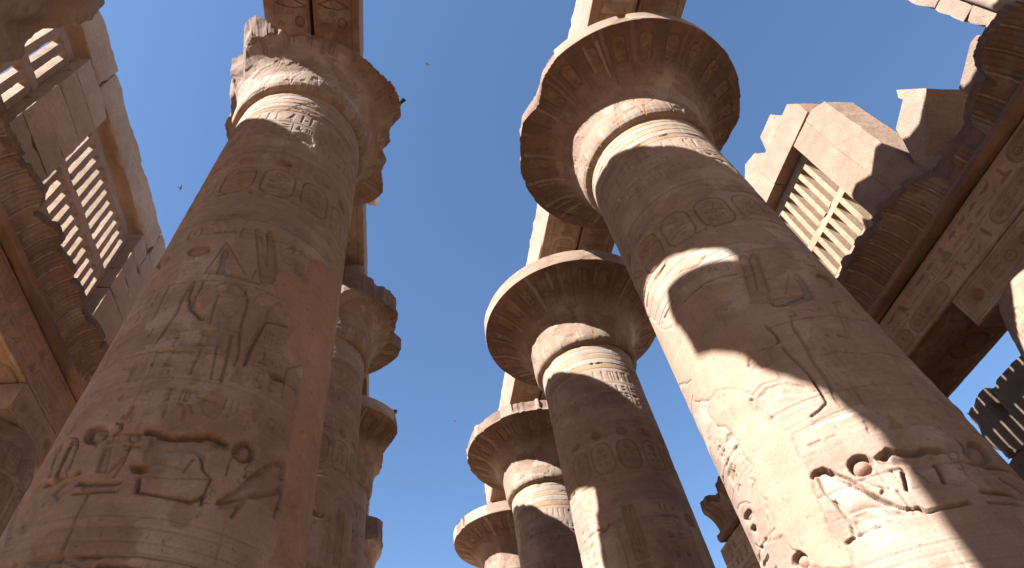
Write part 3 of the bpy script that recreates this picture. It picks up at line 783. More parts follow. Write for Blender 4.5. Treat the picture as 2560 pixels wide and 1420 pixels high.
def stone_material(name, bump=0.35, speck=0.10):
    mt, nt = nodes_of(name)
    N = nt.nodes.new
    L = nt.links.new
    out = N("ShaderNodeOutputMaterial"); bs = N("ShaderNodeBsdfPrincipled")
    bs.inputs["Roughness"].default_value = 0.93
    bs.inputs["Specular IOR Level"].default_value = 0.18
    at = N("ShaderNodeAttribute"); at.attribute_name = "pigment"
    tc = N("ShaderNodeTexCoord")
    geo = N("ShaderNodeNewGeometry")

    def noise(scale, detail, rough=.55, vec=None):
        n = N("ShaderNodeTexNoise")
        n.inputs["Scale"].default_value = scale
        n.inputs["Detail"].default_value = detail
        n.inputs["Roughness"].default_value = rough
        L(vec or geo.outputs["Position"], n.inputs["Vector"])
        return n

    mp = N("ShaderNodeMapping"); mp.inputs["Scale"].default_value = (1.3, 1.3, 16)
    L(geo.outputs["Position"], mp.inputs["Vector"])
    n_lam = noise(1.0, 5, .62, mp.outputs[0])          # bedding of the sandstone
    n_big = noise(0.55, 4)
    n_med = noise(3.2, 6, .65)
    n_fin = noise(38.0, 4, .7)

    def remap(nd, a, b, lo, hi):
        m = N("ShaderNodeMapRange")
        m.inputs["From Min"].default_value = a; m.inputs["From Max"].default_value = b
        m.inputs["To Min"].default_value = lo; m.inputs["To Max"].default_value = hi
        L(nd.outputs["Fac"], m.inputs["Value"])
        return m

    def mul(c, f):
        v = N("ShaderNodeVectorMath"); v.operation = 'SCALE'
        L(c, v.inputs[0]); L(f.outputs[0], v.inputs["Scale"])
        return v.outputs[0]
    c = at.outputs["Color"]
    c = mul(c, remap(n_lam, .35, .65, .955, 1.045))
    c = mul(c, remap(n_big, .3, .7, .90, 1.10))
    c = mul(c, remap(n_med, .3, .7, .88, 1.12))
    c = mul(c, remap(n_fin, .3, .7, 1 - speck, 1 + speck))
    c = mul(c, remap(noise(13.0, 5, .6), .62, .70, 1.0, .62))
    c = mul(c, remap(noise(7.0, 6, .7), .58, .66, 1.0, 1.16))
    # brown weathering stains with their own shape
    st = remap(noise(1.4, 8, .72), .56, .70, 0.0, 0.42)
    mx = N("ShaderNodeMix"); mx.data_type = 'RGBA'
    L(st.outputs[0], mx.inputs["Factor"]); L(c, mx.inputs["A"])
    mx.inputs["B"].default_value = (0.125, 0.080, 0.056, 1)
    L(mx.outputs["Result"], bs.inputs["Base Color"])
    # relief of the grain
    ad = N("ShaderNodeMath"); ad.operation = 'MULTIPLY_ADD'
    L(n_med.outputs["Fac"], ad.inputs[0]); ad.inputs[1].default_value = 1.6; L(n_fin.outputs["Fac"], ad.inputs[2])
    ad2 = N("ShaderNodeMath"); ad2.operation = 'MULTIPLY_ADD'
    L(n_lam.outputs["Fac"], ad2.inputs[0]); ad2.inputs[1].default_value = 0.45; L(ad.outputs[0], ad2.inputs[2])
    bp = N("ShaderNodeBump"); bp.inputs["Strength"].default_value = bump; bp.inputs["Distance"].default_value = 0.02
    L(ad2.outputs[0], bp.inputs["Height"])
    L(bp.outputs[0], bs.inputs["Normal"])
    L(bs.outputs[0], out.inputs[0])
    return mt


def plain_material(name, col, rough=.6, metal=0.0, vary=.15, scale=6.0):
    mt, nt = nodes_of(name)
    N = nt.nodes.new
    out = N("ShaderNodeOutputMaterial"); bs = N("ShaderNodeBsdfPrincipled")
    n = N("ShaderNodeTexNoise"); n.inputs["Scale"].default_value = scale; n.inputs["Detail"].default_value = 6
    g = N("ShaderNodeNewGeometry"); nt.links.new(g.outputs["Position"], n.inputs["Vector"])
    r = N("ShaderNodeValToRGB")
    r.color_ramp.elements[0].position = .3; r.color_ramp.elements[1].position = .7
    r.color_ramp.elements[0].color = (*[c * (1 - vary) for c in col], 1)
    r.color_ramp.elements[1].color = (*[min(.95, c * (1 + vary)) for c in col], 1)
    nt.links.new(n.outputs["Fac"], r.inputs[0]); nt.links.new(r.outputs[0], bs.inputs["Base Color"])
    bs.inputs["Roughness"].default_value = rough
    bs.inputs["Metallic"].default_value = metal
    nt.links.new(bs.outputs[0], out.inputs[0])
    return mt


M_STONE = stone_material("carved_sandstone")
M_BLOCK = stone_material("weathered_sandstone", .95, .16)
M_SAND = plain_material("sand", (0.42, 0.27, 0.175), .95, 0, .18, .8)
M_METAL = plain_material("painted_metal", (0.55, 0.54, 0.52), .4, .3)
M_GLASS = plain_material("lamp_glass", (0.62, 0.62, 0.60), .12, 0, .03)
M_FEATHER = plain_material("feathers", (0.03, 0.03, 0.035), .7, 0, .3, 40)

# ------------------------------------------------------------------ ground
g = bmesh.new()
bmesh.ops.create_grid(g, x_segments=60, y_segments=60, size=900)
me = bpy.data.meshes.new("ground"); g.to_mesh(me); g.free()
me.materials.append(M_SAND)
go = link("ground", me)
go['kind'] = 'structure'
go['label'] = 'sandy floor of the temple hall running out to the desert'
# ------------------------------------------------------------------ carved column shafts
def apply_ops(c, ops, df=.85, ws=.72, ds=.8, mortar=None):
    late = []
    boxes = []
    for o in ops:
        p = np.array(o[1]).reshape(-1, 2)
        if o[0] == 'S' and (np.ptp(p[:, 0]) > .25 and np.ptp(p[:, 1]) > .25):
            continue
        boxes.append((p[:, 0].min() - .02, p[:, 0].max() + .02, p[:, 1].min() - .02, p[:, 1].max() + .02))
    rng = random.Random(77)
    for za, zb, cell in ((6.25, 8.5, .17), (4.35, 5.55, .2), (3.2, 3.8, .2)):
        v = zb
        while v - cell > za:
            u = -2.7
            while u < 2.7:
                w = cell * rng.choice((.7, 1, 1.2))
                if not any(u < b[1] and u + w > b[0] and v - cell < b[3] and v > b[2] for b in boxes) and rng.random() < .86:
                    sign(c, (u + .015, v - cell + .015, u + w - .015, v - .015), rng.randrange(len(SIGNS)), rng.uniform(.010, .020), rng.choice((None, None, None, 'r', 'O')), rng.random() < .5)
                u += w
            v -= cell
    for o in ops:
        k = o[0]
        if k == 'F':
            c.fill(o[1], o[2] * df, o[3], .55)
        elif k == 'S':
            c.stroke(o[1], o[2] * ws, o[3] * ds, o[4], .5)
        elif k == 'R':
            c.rough(o[1], o[2])
        elif k == 'G':
            x0, y0, x1, y1 = o[1]
            sign(c, (x0, y0, x1, y1), int(o[2]), 0.018)
        else:
            late.append(o)
    for o in late:
        c.patch(o[1], .004, mortar)


def band_scheme(c, rng, full):
    """the bands of signs that go round every nave shaft; full adds the picture registers"""
    u0, u1 = c.U[0], c.U[-1]
    # painted neck bands
    zs = (13.22, 13.02, 12.84, 12.66, 12.48, 12.30)
    for k, col in enumerate(('Y', 'L', 'Y', 'L', 'O')):
        c.band(zs[k + 1] + .01 * math.sin(k * 9), zs[k], col, .68)
        c.ring(zs[k + 1], .025, .014, .004)
    for q in range(8):
        cu, cv = rng.uniform(u0, u1), rng.uniform(12.25, 13.15)
        c.rough([(cu + rng.uniform(.05, .25) * math.cos(t), cv + rng.uniform(.02, .07) * math.sin(t)) for t in np.arange(0, 6.2, .8)], rng.uniform(.01, .022))
    # frieze of upright signs
    u = u0
    while u < u1 - .2:
        w = rng.choice((.17, .2, .24))
        sign(c, (u + .02, 11.86, u + w - .02, 12.22), rng.choice((3, 10, 9, 12, 4, 18, 16, 3)), .016, rng.choice((None, 'O', 'r')))
        u += w
    c.ring(11.80, .02, .012, .005)
    # columns of signs between thin rules
    u = u0
    while u < u1 - .2:
        sign_block(c, u + .03, u + .41, 11.12, 11.74, rng, .21, .022, (None, None, 'r', 'B'))
        c.stroke([(u, 11.08), (u, 11.76)], .022, .01)
        u += .44
    c.ring(11.02, .02, .010, .01)
    c.ring(10.62, .03, .016, .02)
    # name rings with feathers and discs above
    u = u0 + .05
    k = 0
    while u < u1 - .6:
        c.fill([(u, 10.14), (u + .56, 10.14), (u + .56, 10.60), (u, 10.60)], .004, 'r' if k % 2 else 'O', .35)
        c.fill(ell(u + .28, 10.30, .13, .12), .018, 'R')
        c.stroke([(u + .05, 10.56), (u + .16, 10.16)], .02, .012); c.stroke([(u + .51, 10.56), (u + .40, 10.16)], .02, .012)
        name_ring(c, u + .04, u + .54, 9.30, 10.06, rng, 'O' if k % 2 else 'Y', .022)
        sign(c, (u + .08, 9.04, u + .5, 9.26), 8, .018, 'Y')
        u += .62
        k += 1
    c.ring(8.98, .025, .012, .012)
    c.band(8.56, 8.72, 'B', .38)
    c.ring(8.74, .02, .014, .006); c.ring(8.55, .025, .018, .006)
    for z in (6.12, 6.02, 5.86, 5.74, 5.66, 4.22, 4.13, 4.02, 3.93, 3.86):
        c.ring(z, .016, .009, .010)
    for z in np.arange(3.9, 13, 1.07):
        zj = z + rng.uniform(-.1, .1)
        c.ring(zj, .022, .016, .014)
        for k in range(16):
            u = rng.uniform(u0, u1)
            a, b = rng.uniform(.03, .16), rng.uniform(.015, .05)
            c.rough([(u + a * math.cos(t), zj + b * math.sin(t)) for t in np.arange(0, 6.2, .8)], rng.uniform(.012, .03))
        for k in range(3):
            u = rng.uniform(u0, u1)
            c.stroke([(u, z), (u + rng.uniform(-.03, .03), z + 1.05)], .014, .012)
    for k in range(26):
        u, v = rng.uniform(u0, u1), rng.uniform(3, 12)
        c.rough([(u + rng.uniform(.06, .22) * math.cos(t), v + rng.uniform(.04, .14) * math.sin(t)) for t in np.arange(0, 6.2, .8)], rng.uniform(.008, .022))
    if full:
        # a picture register: tall crowns, robed bodies, columns of signs
        u = u0 + .1
        k = 0
        while u < u1 - .5:
            if k % 3 == 0:
                for q in (0, .15):
                    c.fill([(u + q, 7.3), (u + q - .01, 8.3), (u + q + .02, 8.44), (u + q + .09, 8.44), (u + q + .12, 8.3), (u + q + .12, 7.3)], .03, 'O')
                c.fill(ell(u + .12, 7.05, .17, .2), .016, 'r')
                c.fill([(u - .02, 6.2), (u - .1, 6.9), (u + .1, 7.0), (u + .3, 6.9), (u + .26, 6.2)], .014, 'w')
                c.stroke([(u + .3, 6.9), (u + .5, 6.65), (u + .62, 6.75)], .06, .016)
                u += .74
            elif k % 3 == 1:
                for q in range(2):
                    sign_block(c, u + q * .24, u + q * .24 + .21, 7.2, 8.45, rng, .2, .022, (None, 'O', 'B'))
                    c.stroke([(u + q * .24 - .015, 7.1), (u + q * .24 - .015, 8.5)], .018, .01)
                c.fill([(u, 6.2), (u + .02, 6.9), (u + .36, 6.9), (u + .4, 6.2)], .01, 'r')
                u += .58
            else:
                c.fill(ell(u + .2, 8.2, .16, .15), .026, 'R')
                c.fill([(u + .05, 7.2), (u + .1, 7.9), (u + .3, 8.0), (u + .36, 7.6), (u + .3, 7.1)], .016, 'w')
                c.fill([(u + .06, 6.2), (u + .0, 7.1), (u + .34, 7.1), (u + .5, 6.2)], .014, None)
                c.stroke([(u + .55, 6.25), (u + .5, 8.1)], .03, .015, 'B')
                u += .7
            k += 1
        u = u0 + .1
        while u < u1 - .6:
            name_ring(c, u, u + .5, 4.4, 5.5, rng, 'G', .028)
            sign(c, (u + .56, 4.5, u + .95, 5.2), 4, .025, None)
            u += 1.05
        for q in range(5):
            cu, cv = rng.uniform(u0, u1), rng.uniform(4, 11.5)
            c.patch([(cu + rng.uniform(.25, .8) * math.cos(t), cv + rng.uniform(.2, .7) * math.sin(t)) for t in np.arange(0, 6.2, .6)])
    else:
        # mortar fillings round the back and between
        for q in range(5):
            cu, cv = rng.uniform(u0, u1), rng.uniform(9.0, 12.0)
            c.patch([(cu + rng.uniform(.15, .5) * math.cos(t), cv + rng.uniform(.06, .22) * math.sin(t)) for t in np.arange(0, 6.2, .6)])


def shaft_mesh(name, c, ref, lo, hi, zfine, parent):
    ii = np.where((c.U >= lo) & (c.U <= hi))[0]
    rest = np.where((c.U < lo) | (c.U > hi))[0][::6]
    I = np.unique(np.concatenate([ii, rest, [0]]))
    I = I[c.U[I] < c.U[0] + 2 * math.pi * 1.33 - c.res * .5]
    jj = np.where(c.V >= zfine)[0]
    J = np.unique(np.concatenate([jj, np.where(c.V < zfine)[0][::10], [0]]))
    th = ref + c.U[I] / 1.33
    z = c.V[J]
    H = c.H[np.ix_(J, I)]
    r = shaft_r(z)[:, None] + H
    P = np.stack([r * np.cos(th)[None], r * np.sin(th)[None], np.repeat(z[:, None], len(I), 1)], -1)
    C = c.C[np.ix_(J, I)]
    return mesh_from(name, P.reshape(-1, 3), grid_faces(len(J), len(I), True), C.reshape(-1, 3), M_STONE, parent)


# ------------------------------------------------------------------ open papyrus capitals
PROF = np.array([(1.262, 13.20), (1.33, 13.215), (1.39, 13.265), (1.425, 13.36), (1.44, 13.50), (1.44, 13.70), (1.455, 13.90), (1.50, 14.10),
                 (1.56, 14.28), (1.66, 14.46), (1.80, 14.63), (1.98, 14.79), (2.20, 14.93), (2.45, 15.04), (2.70, ZR), (2.70, ZR + RIMT)])


def capital(name, parent, ref, table, seed, nth=360, ns=90, ztop=ZR + RIMT, chip=0.10, lean=None):
    """table: [(angle in degrees, radius left standing)] for the broken rim"""
    rng = random.Random(seed)
    seg = np.hypot(*np.diff(PROF, axis=0).T)
    s = np.concatenate([[0], np.cumsum(seg)])
    L = s[-1]
    c = Canvas(-math.pi * 1.5, math.pi * 1.5, 0, L, 3 * math.pi / nth, STONE * np.array((.90, .86, .82)), seed, .12)
    U0 = c.U[0]
    # brown weathering of the flare
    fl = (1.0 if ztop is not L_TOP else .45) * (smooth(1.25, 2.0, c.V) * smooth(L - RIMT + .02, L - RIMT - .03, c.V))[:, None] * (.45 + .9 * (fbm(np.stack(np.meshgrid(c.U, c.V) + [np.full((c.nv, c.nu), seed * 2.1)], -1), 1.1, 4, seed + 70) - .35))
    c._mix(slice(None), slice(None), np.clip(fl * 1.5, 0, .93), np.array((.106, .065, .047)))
    # sepals and stems at the base, name rings on the flare
    n = 16
    w = 3 * math.pi / n
    for k in range(n):
        u = U0 + (k + .5) * w
        for q in (0, .06):
            c.stroke([(u - w * .5, .12), (u - w * .34 + q, .7), (u, 1.25 - q * 4), (u + w * .34 - q, .7), (u + w * .5, .12)], .026, .008, ('r', 'O')[q > 0], .5)
    for k in range(n * 5):
        u = U0 + (k + .5) * w / 5
        c.fill([(u - w * .07, .06), (u - w * .07, .42), (u, .50), (u + w * .07, .42), (u + w * .07, .06)], .005, ('O', 'L', 'Y', 'B', 'r')[k % 5], .75)
        c.stroke([(u + w * .1, .06), (u + w * .1, .5)], .02, .006)
    n = 24
    w = 3 * math.pi / n
    ve = s[-2]
    for k in range(n):
        u = U0 + (k + .5) * w
        name_ring(c, u - w * .24, u + w * .24, ve - .84, ve - .28, rng, 'O', .024)
        c.fill(ell(u, ve - .14, w * .2, .09), .012, 'R', .6)
        for q in (-.46, -.38, .38, .46):
            c.stroke([(u + q * w, ve - 1.15 + rng.uniform(-.1, .2)), (u + q * w, ve - .04)], .02, .012, 'd', rng.uniform(.3, .8))
        for q in range(3):
            uu = u + rng.uniform(-.5, .5) * w
            c.stroke([(uu, ve - rng.uniform(.7, 1.3)), (uu, ve - rng.uniform(.0, .3))], rng.uniform(.02, .06), .003, rng.choice(('d', 'O', 'r', 'w')), rng.uniform(.2, .55))
    for q in range(9):
        cu, cv = rng.uniform(c.U[0], c.U[-1]), rng.uniform(.05, .55)
        c.rough([(cu + rng.uniform(.05, .22) * math.cos(t), cv + rng.uniform(.04, .12) * math.sin(t)) for t in np.arange(0, 6.2, .8)], rng.uniform(.010, .024))
    for q in range(4):
        cu = rng.uniform(c.U[0], c.U[-1])
        c.patch([(cu + .3 * math.cos(t) * rng.uniform(.5, 1), .8 + .3 * math.sin(t) * rng.uniform(.5, 1)) for t in np.arange(0, 6.2, .6)])
    I = np.arange(c.nu - 1)
    th = ref + c.U[I] / 1.5
    deg = np.degrees(th) % 360
    if table:
        ta = np.array([a % 360 for a, _ in table]); tr = np.array([b for _, b in table])
        o = np.argsort(ta); ta, tr = ta[o], tr[o]
        rc = np.interp(deg, np.concatenate([[ta[-1] - 360], ta, [ta[0] + 360]]), np.concatenate([[tr[-1]], tr, [tr[0]]]))
    else:
        rc = np.full(len(th), 2.72)
    P0 = np.stack([np.cos(th) * 2.7, np.sin(th) * 2.7, 0 * th + seed], -1)
    rc = rc - chip * smooth(.52, .85, fbm(P0, 1.3, 4, seed + 5)) - .018 * smooth(.5, .8, vnoise(P0, 4.5, seed + 6))
    if table:
        rc = rc + np.where(rc < 2.55, (fbm(P0, 1.7, 3, seed + 8) - .5) * .34 * np.clip((2.60 - rc) / .6, 0, 1), 0)
    zt = np.full(len(th), ztop) if np.isscalar(ztop) else np.interp(deg, ztop[0], ztop[1])
    vv = np.linspace(0, L, ns)
    R0 = np.interp(vv, s, PROF[:, 0]); Z0 = np.interp(vv, s, PROF[:, 1])
    dR = np.gradient(R0, vv); dZ = np.gradient(Z0, vv)
    ln = np.hypot(dR, dZ)
    jv = np.clip((vv / c.res).astype(int), 0, c.nv - 1)
    H = c.H[np.ix_(jv, I)]
    C = c.C[np.ix_(jv, I)]
    R = R0[:, None] + H * (dZ / ln)[:, None]
    Z = Z0[:, None] - H * (dR / ln)[:, None]
    P = np.zeros((ns, len(I), 3))
    for k in range(len(I)):
        r, z, cc = R[:, k].copy(), Z[:, k].copy(), C[:, k].copy()
        over = np.where((r > rc[k]) | (z > zt[k]))[0]
        if len(over) and over[0] < ns - 3:
            a = over[0]
            t = np.linspace(0, 1, ns - a)
            z0 = z[a - 1]
            r0 = r[a - 1]
            z[a:] = z0 + (max(zt[k], z0 + .04) - z0) * t
            q = np.stack([np.cos(th[k]) * 2 + 0 * t, np.sin(th[k]) * 2 + 0 * t, z[a:]], -1)
            r[a:] = r0 + (fbm(q, 1.7, 3, seed + 15) - .5) * .24 * smooth(0, .15, t) + ((np.interp(deg[k], lean[0], lean[1]) if lean else 0) - .05) * t
            tt = smooth(0, .12, t)[:, None]
            cc[a:] = cc[a:] * (1 - tt) + BREAK * (0.8 + .5 * fbm(q, 3, 2, seed + 16))[:, None] * tt
        P[:, k] = np.stack([r * math.cos(th[k]), r * math.sin(th[k]), z], -1)
        C[:, k] = cc
    # the top: run inwards under the abacus
    top = []
    for f in (.85, .6, .3):
        q = P[-1].copy()
        q[:, :2] *= f
        top.append(q)
    P = np.concatenate([P, np.array(top)]); C = np.concatenate([C, np.repeat(C[-1:], 3, 0)])
    return mesh_from(name, P.reshape(-1, 3), grid_faces(len(P), len(I), True), C.reshape(-1, 3), M_STONE, parent, sharp=50)


def abacus(parent, seed, x=1.08, y=1.08, z0=ZR + .30, z1=ZA - .004, loc=(0, 0, 0)):
    st = Stones()
    st.box(-x, x, -y, y, z0, z1, .14, .012, .06, seed, STONE * .92)
    return st.build('abacus', M_BLOCK, parent)


def base_disc(parent, r=1.9, h=.42):
    th = np.linspace(0, 2 * math.pi, 65)[:-1]
    prof = np.array([(r, 0), (r + .03, .1), (r, .3), (r - .1, h), (.5, h)])
    P = np.stack([prof[:, 0, None] * np.cos(th), prof[:, 0, None] * np.sin(th), np.repeat(prof[:, 1, None], 64, 1)], -1)
    P = P + ((fbm(P, 2.0, 3, 3) - .5) * .05)[..., None]
    return mesh_from('base', P.reshape(-1, 3), grid_faces(5, 64, True), np.tile(STONE * .9, (5 * 64, 1)), M_BLOCK, parent, sharp=40)


REF_L = math.atan2(0 - Y_L, -1.604 + DX)
REF_R = math.atan2(0 - Y_R, -1.604 - DX)
rngL = random.Random(4)
cL = Canvas(-4.18, 4.18, 0, ZN, .0125, STONE * np.array((.97, .95, .93)), 3, .12, .7)
band_scheme(cL, rngL, False)
apply_ops(cL, CARVE_L, 1.15, .72, 1.15, (.272, .172, .114))
rngR = random.Random(9)
cR = Canvas(-4.18, 4.18, 0, ZN, .0125, STONE * 1.04, 8, .12, .5)
band_scheme(cR, rngR, False)
apply_ops(cR, CARVE_R, 1.0, .72, 1.0)
rngG = random.Random(21)
cG = Canvas(-4.18, 4.18, 0, ZN, .02, STONE, 14, .13, .35)
cG.wear += .10
band_scheme(cG, rngG, True)

GR = 'columns of the central aisle'
L_RIM = [(-168, 1.68), (-155, 1.62), (-147, 1.82), (-139, 1.64), (-128, 1.95), (-121, 2.12), (-114, 1.98), (-104, 2.0), (-95, 2.1), (-72, 2.1), (-49, 2.1), (-33, 2.1), (-9, 2.18), (-3, 2.15), (4, 1.88),
         (15, 1.78), (24, 1.82), (41, 2.16), (50, 2.66), (59, 2.72), (72, 2.6), (100, 2.1), (130, 2.3), (160, 2.0)]
L_TOP = (np.array([0, 40, 55, 90, 150, 195, 225, 237, 243, 262, 320, 360]), np.array([15.0, 15.2, 15.5, 15.4, 15.4, 15.45, 15.5, 15.57, 15.4, 14.70, 14.78, 15.0]))
L2_RIM = [(-120, 2.2), (-95, 1.75), (-70, 1.76), (-54, 1.9), (-35, 1.95), (-11, 2.2), (4, 2.1), (22, 2.19), (28, 2.6), (38, 2.74), (56, 2.74), (70, 2.7), (120, 2.4), (180, 2.5)]
L3_RIM = [(-110, 2.5), (-72, 2.72), (-40, 2.72), (-24, 2.5), (-11, 1.75), (20, 1.7), (46, 1.9), (80, 2.4), (120, 2.5), (180, 2.6)]
L4_RIM = [(-110, 1.7), (-53, 1.56), (-31, 1.85), (14, 1.7), (60, 1.9), (120, 2.4), (180, 2.3)]
R1_RIM = [(-175, 2.60), (-162, 2.42), (-150, 2.62), (-140, 2.70), (-130, 2.73), (-100, 2.73), (-55, 2.73), (-12, 2.68), (-5, 2.55), (8, 2.42), (25, 2.5), (40, 2.73), (100, 2.73), (150, 2.70), (164, 2.60)]

NAVE = []


def nave_column(x, y, ref, canvas_mesh, table, seed, label, ztop=ZR + RIMT, hi=False, dense=None, lean=None):
    t = thing('papyrus_column', label, 'column', (x, y, 0), GR)
    base_disc(t)
    if isinstance(canvas_mesh, Canvas):
        sh = shaft_mesh('shaft', canvas_mesh, ref, dense[0], dense[1], dense[2], t)
    else:
        sh = link('shaft', canvas_mesh, t)
        sh.rotation_euler.z = ref
    capital('capital', t, ref, table, seed, 620 if hi else 400, 150 if hi else 90, ztop, .06 if table else .05, lean)
    abacus(t, seed)
    NAVE.append(t)
    return t


cl1 = nave_column(-DX, Y_L, REF_L, cL, L_RIM, 5, 'nearest left column in shade, capital broken all round, mortar strip down its right side', L_TOP, True, (-2.75, 2.3, 3.0),
                  ([0, 12, 20, 34, 44, 186, 192, 246, 254, 360], [.05, .15, .22, .2, 0, 0, .34, .34, .1, .05]))
cr1 = nave_column(DX, Y_R, REF_R, cR, R1_RIM, 6, 'nearest right column, largest round capital, half sunlit shaft with a wide mortar patch', ZR + RIMT, True, (-2.3, 2.75, 3.0))
tmp = bpy.data.objects.new('tmp', None)
gsh = shaft_mesh('shaft', cG, 0.0, -9, 9, 2.5, None)
GME = gsh.data
bpy.data.objects.remove(gsh)
bpy.data.objects.remove(tmp)
nave_column(DX, Y_R + PITCH, REF_R + .25, GME, None, 11, 'second column of the right row, full round capital, just behind the largest column')
nave_column(DX, Y_R + 2 * PITCH, REF_R + 1.9, GME, [(-170, 2.7), (100, 2.7), (113, 2.6), (126, 2.66), (166, 2.7), (0, 2.72)], 12, 'third column of the right row, capital half hidden by the second column')
nave_column(DX, Y_R + 3 * PITCH, REF_R + 3.3, GME, None, 13, 'farthest and lowest visible column of the right row, only its capital showing')
nave_column(-DX, Y_L + PITCH, REF_L + .6, GME, L2_RIM, 15, 'second left column, capital jagged against the sky, behind the nearest left column')
nave_column(-DX, Y_L + 2 * PITCH, REF_L + 2.2, GME, L3_RIM, 16, 'third left column, capital keeping one pointed lip toward the sky with a bird on it')
nave_column(-DX, Y_L + 3 * PITCH, REF_L + 4.0, GME, L4_RIM, 17, 'fourth left column, stump of a capital low at the right of the left row')
l0 = nave_column(-DX, -0.50, 0.4, GME.copy(), [(-179, 2.6), (160, 2.4), (140, 2.1), (118, 1.93), (104, 1.85), (92, 1.70), (66, 1.65), (40, 1.7), (0, 1.8), (-60, 1.9), (-120, 2.3)], 18,
                 'left column beside the viewer, its dark edge crossing the top left corner',
                 (np.array([0, 60, 88, 98, 108, 118, 140, 180, 360]), np.array([15.0, 14.9, 14.9, 15.2, 15.6, 15.8, 15.7, 15.57, 15.0])), False, None, ([0, 98, 104, 146, 152, 360], [0, 0, .66, .66, 0, 0]))
for ch in l0.children:      # its lower shaft was thickened by an old repair
    if ch.name.startswith('shaft'):
        n_ = len(ch.data.vertices)
        co = np.empty(n_ * 3, dtype=np.float32)
        ch.data.vertices.foreach_get('co', co)
        co = co.reshape(-1, 3)
        f_ = 1 + .10 * smooth(10.2, 8.8, co[:, 2]) + (.16 * (fbm(co.astype(float) * np.array((1, 1, .6)), 3.2, 5, 5) - .5) - .05 * smooth(.54, .58, fbm(co.astype(float), 1.8, 4, 9))) * smooth(10.2, 8.8, co[:, 2])
        co[:, :2] *= f_[:, None]
        ch.data.vertices.foreach_set('co', np.ascontiguousarray(co, dtype=np.float32).ravel())
        ch.data.update()
nave_column(DX, -0.44, 1.4, GME, None, 19, 'right column beside the viewer, outside the top edge of the picture')
nave_column(-DX, Y_L - 2 * PITCH, 2.4, GME, None, 20, 'left column behind the viewer')
nave_column(DX, Y_R - 2 * PITCH, 4.4, GME, None, 22, 'right column behind the viewer')

# ------------------------------------------------------------------ flat carved panels
def panel(name, c, fn, nrm, mat, parent, skirt=.05):
    """fn(U, V) -> points of the flat face, nrm its outward direction"""
    uu, vv = np.meshgrid(c.U, c.V)
    P = fn(uu, vv) + np.asarray(nrm)[None, None, :] * (c.H - np.maximum(0, c.H.max()))[..., None]
    back = -np.asarray(nrm) * skirt
    P = np.pad(P, ((1, 1), (1, 1), (0, 0)), mode='edge')
    C = np.pad(c.C, ((1, 1), (1, 1), (0, 0)), mode='edge')
    P[0] += back; P[-1] += back; P[:, 0] += back; P[:, -1] += back
    f = grid_faces(P.shape[0], P.shape[1])
    a, b, d = P.reshape(-1, 3)[f[len(f) // 2, 0]], P.reshape(-1, 3)[f[len(f) // 2, 1]], P.reshape(-1, 3)[f[len(f) // 2, 3]]
    if np.dot(np.cross(b - a, d - a), nrm) < 0:
        f = f[:, ::-1]
    return mesh_from(name, P.reshape(-1, 3), f, C.reshape(-1, 3), mat, parent)


# ------------------------------------------------------------------ nave architraves: two beams side by side over every bay
def soffit_canvas(y0, y1, x0, x1, seed, custom):
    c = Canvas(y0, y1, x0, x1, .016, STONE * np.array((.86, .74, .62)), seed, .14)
    rng = random.Random(seed)
    side = 1 if x1 > 0 and x0 > 0 else -1
    w = x1 - x0
    inner, outer = (x0, x1)
    c.stroke([(y0, x0 + .30 if custom == 'R' else x0 + .06), (y1, x0 + .30 if custom == 'R' else x0 + .06)], .03, .012)
    c.stroke([(y0, x1 - .08), (y1, x1 - .08)], .03, .012)
    return c, rng


def beam_sign(c, y, x, wy, wx, code, dep=.022, col=None, up=1):
    """sign read across the beam: its width lies along x, its top towards smaller y"""
    for g in SIGNS[code]:
        pts = [(y + (.5 - b) * wy, x + (a - .5) * wx) for a, b in g[1]]
        if g[0] == 'F':
            c.fill(pts, dep, col, .6)
        else:
            c.stroke(pts, max(g[2] * min(wx, wy), .035), dep, col)


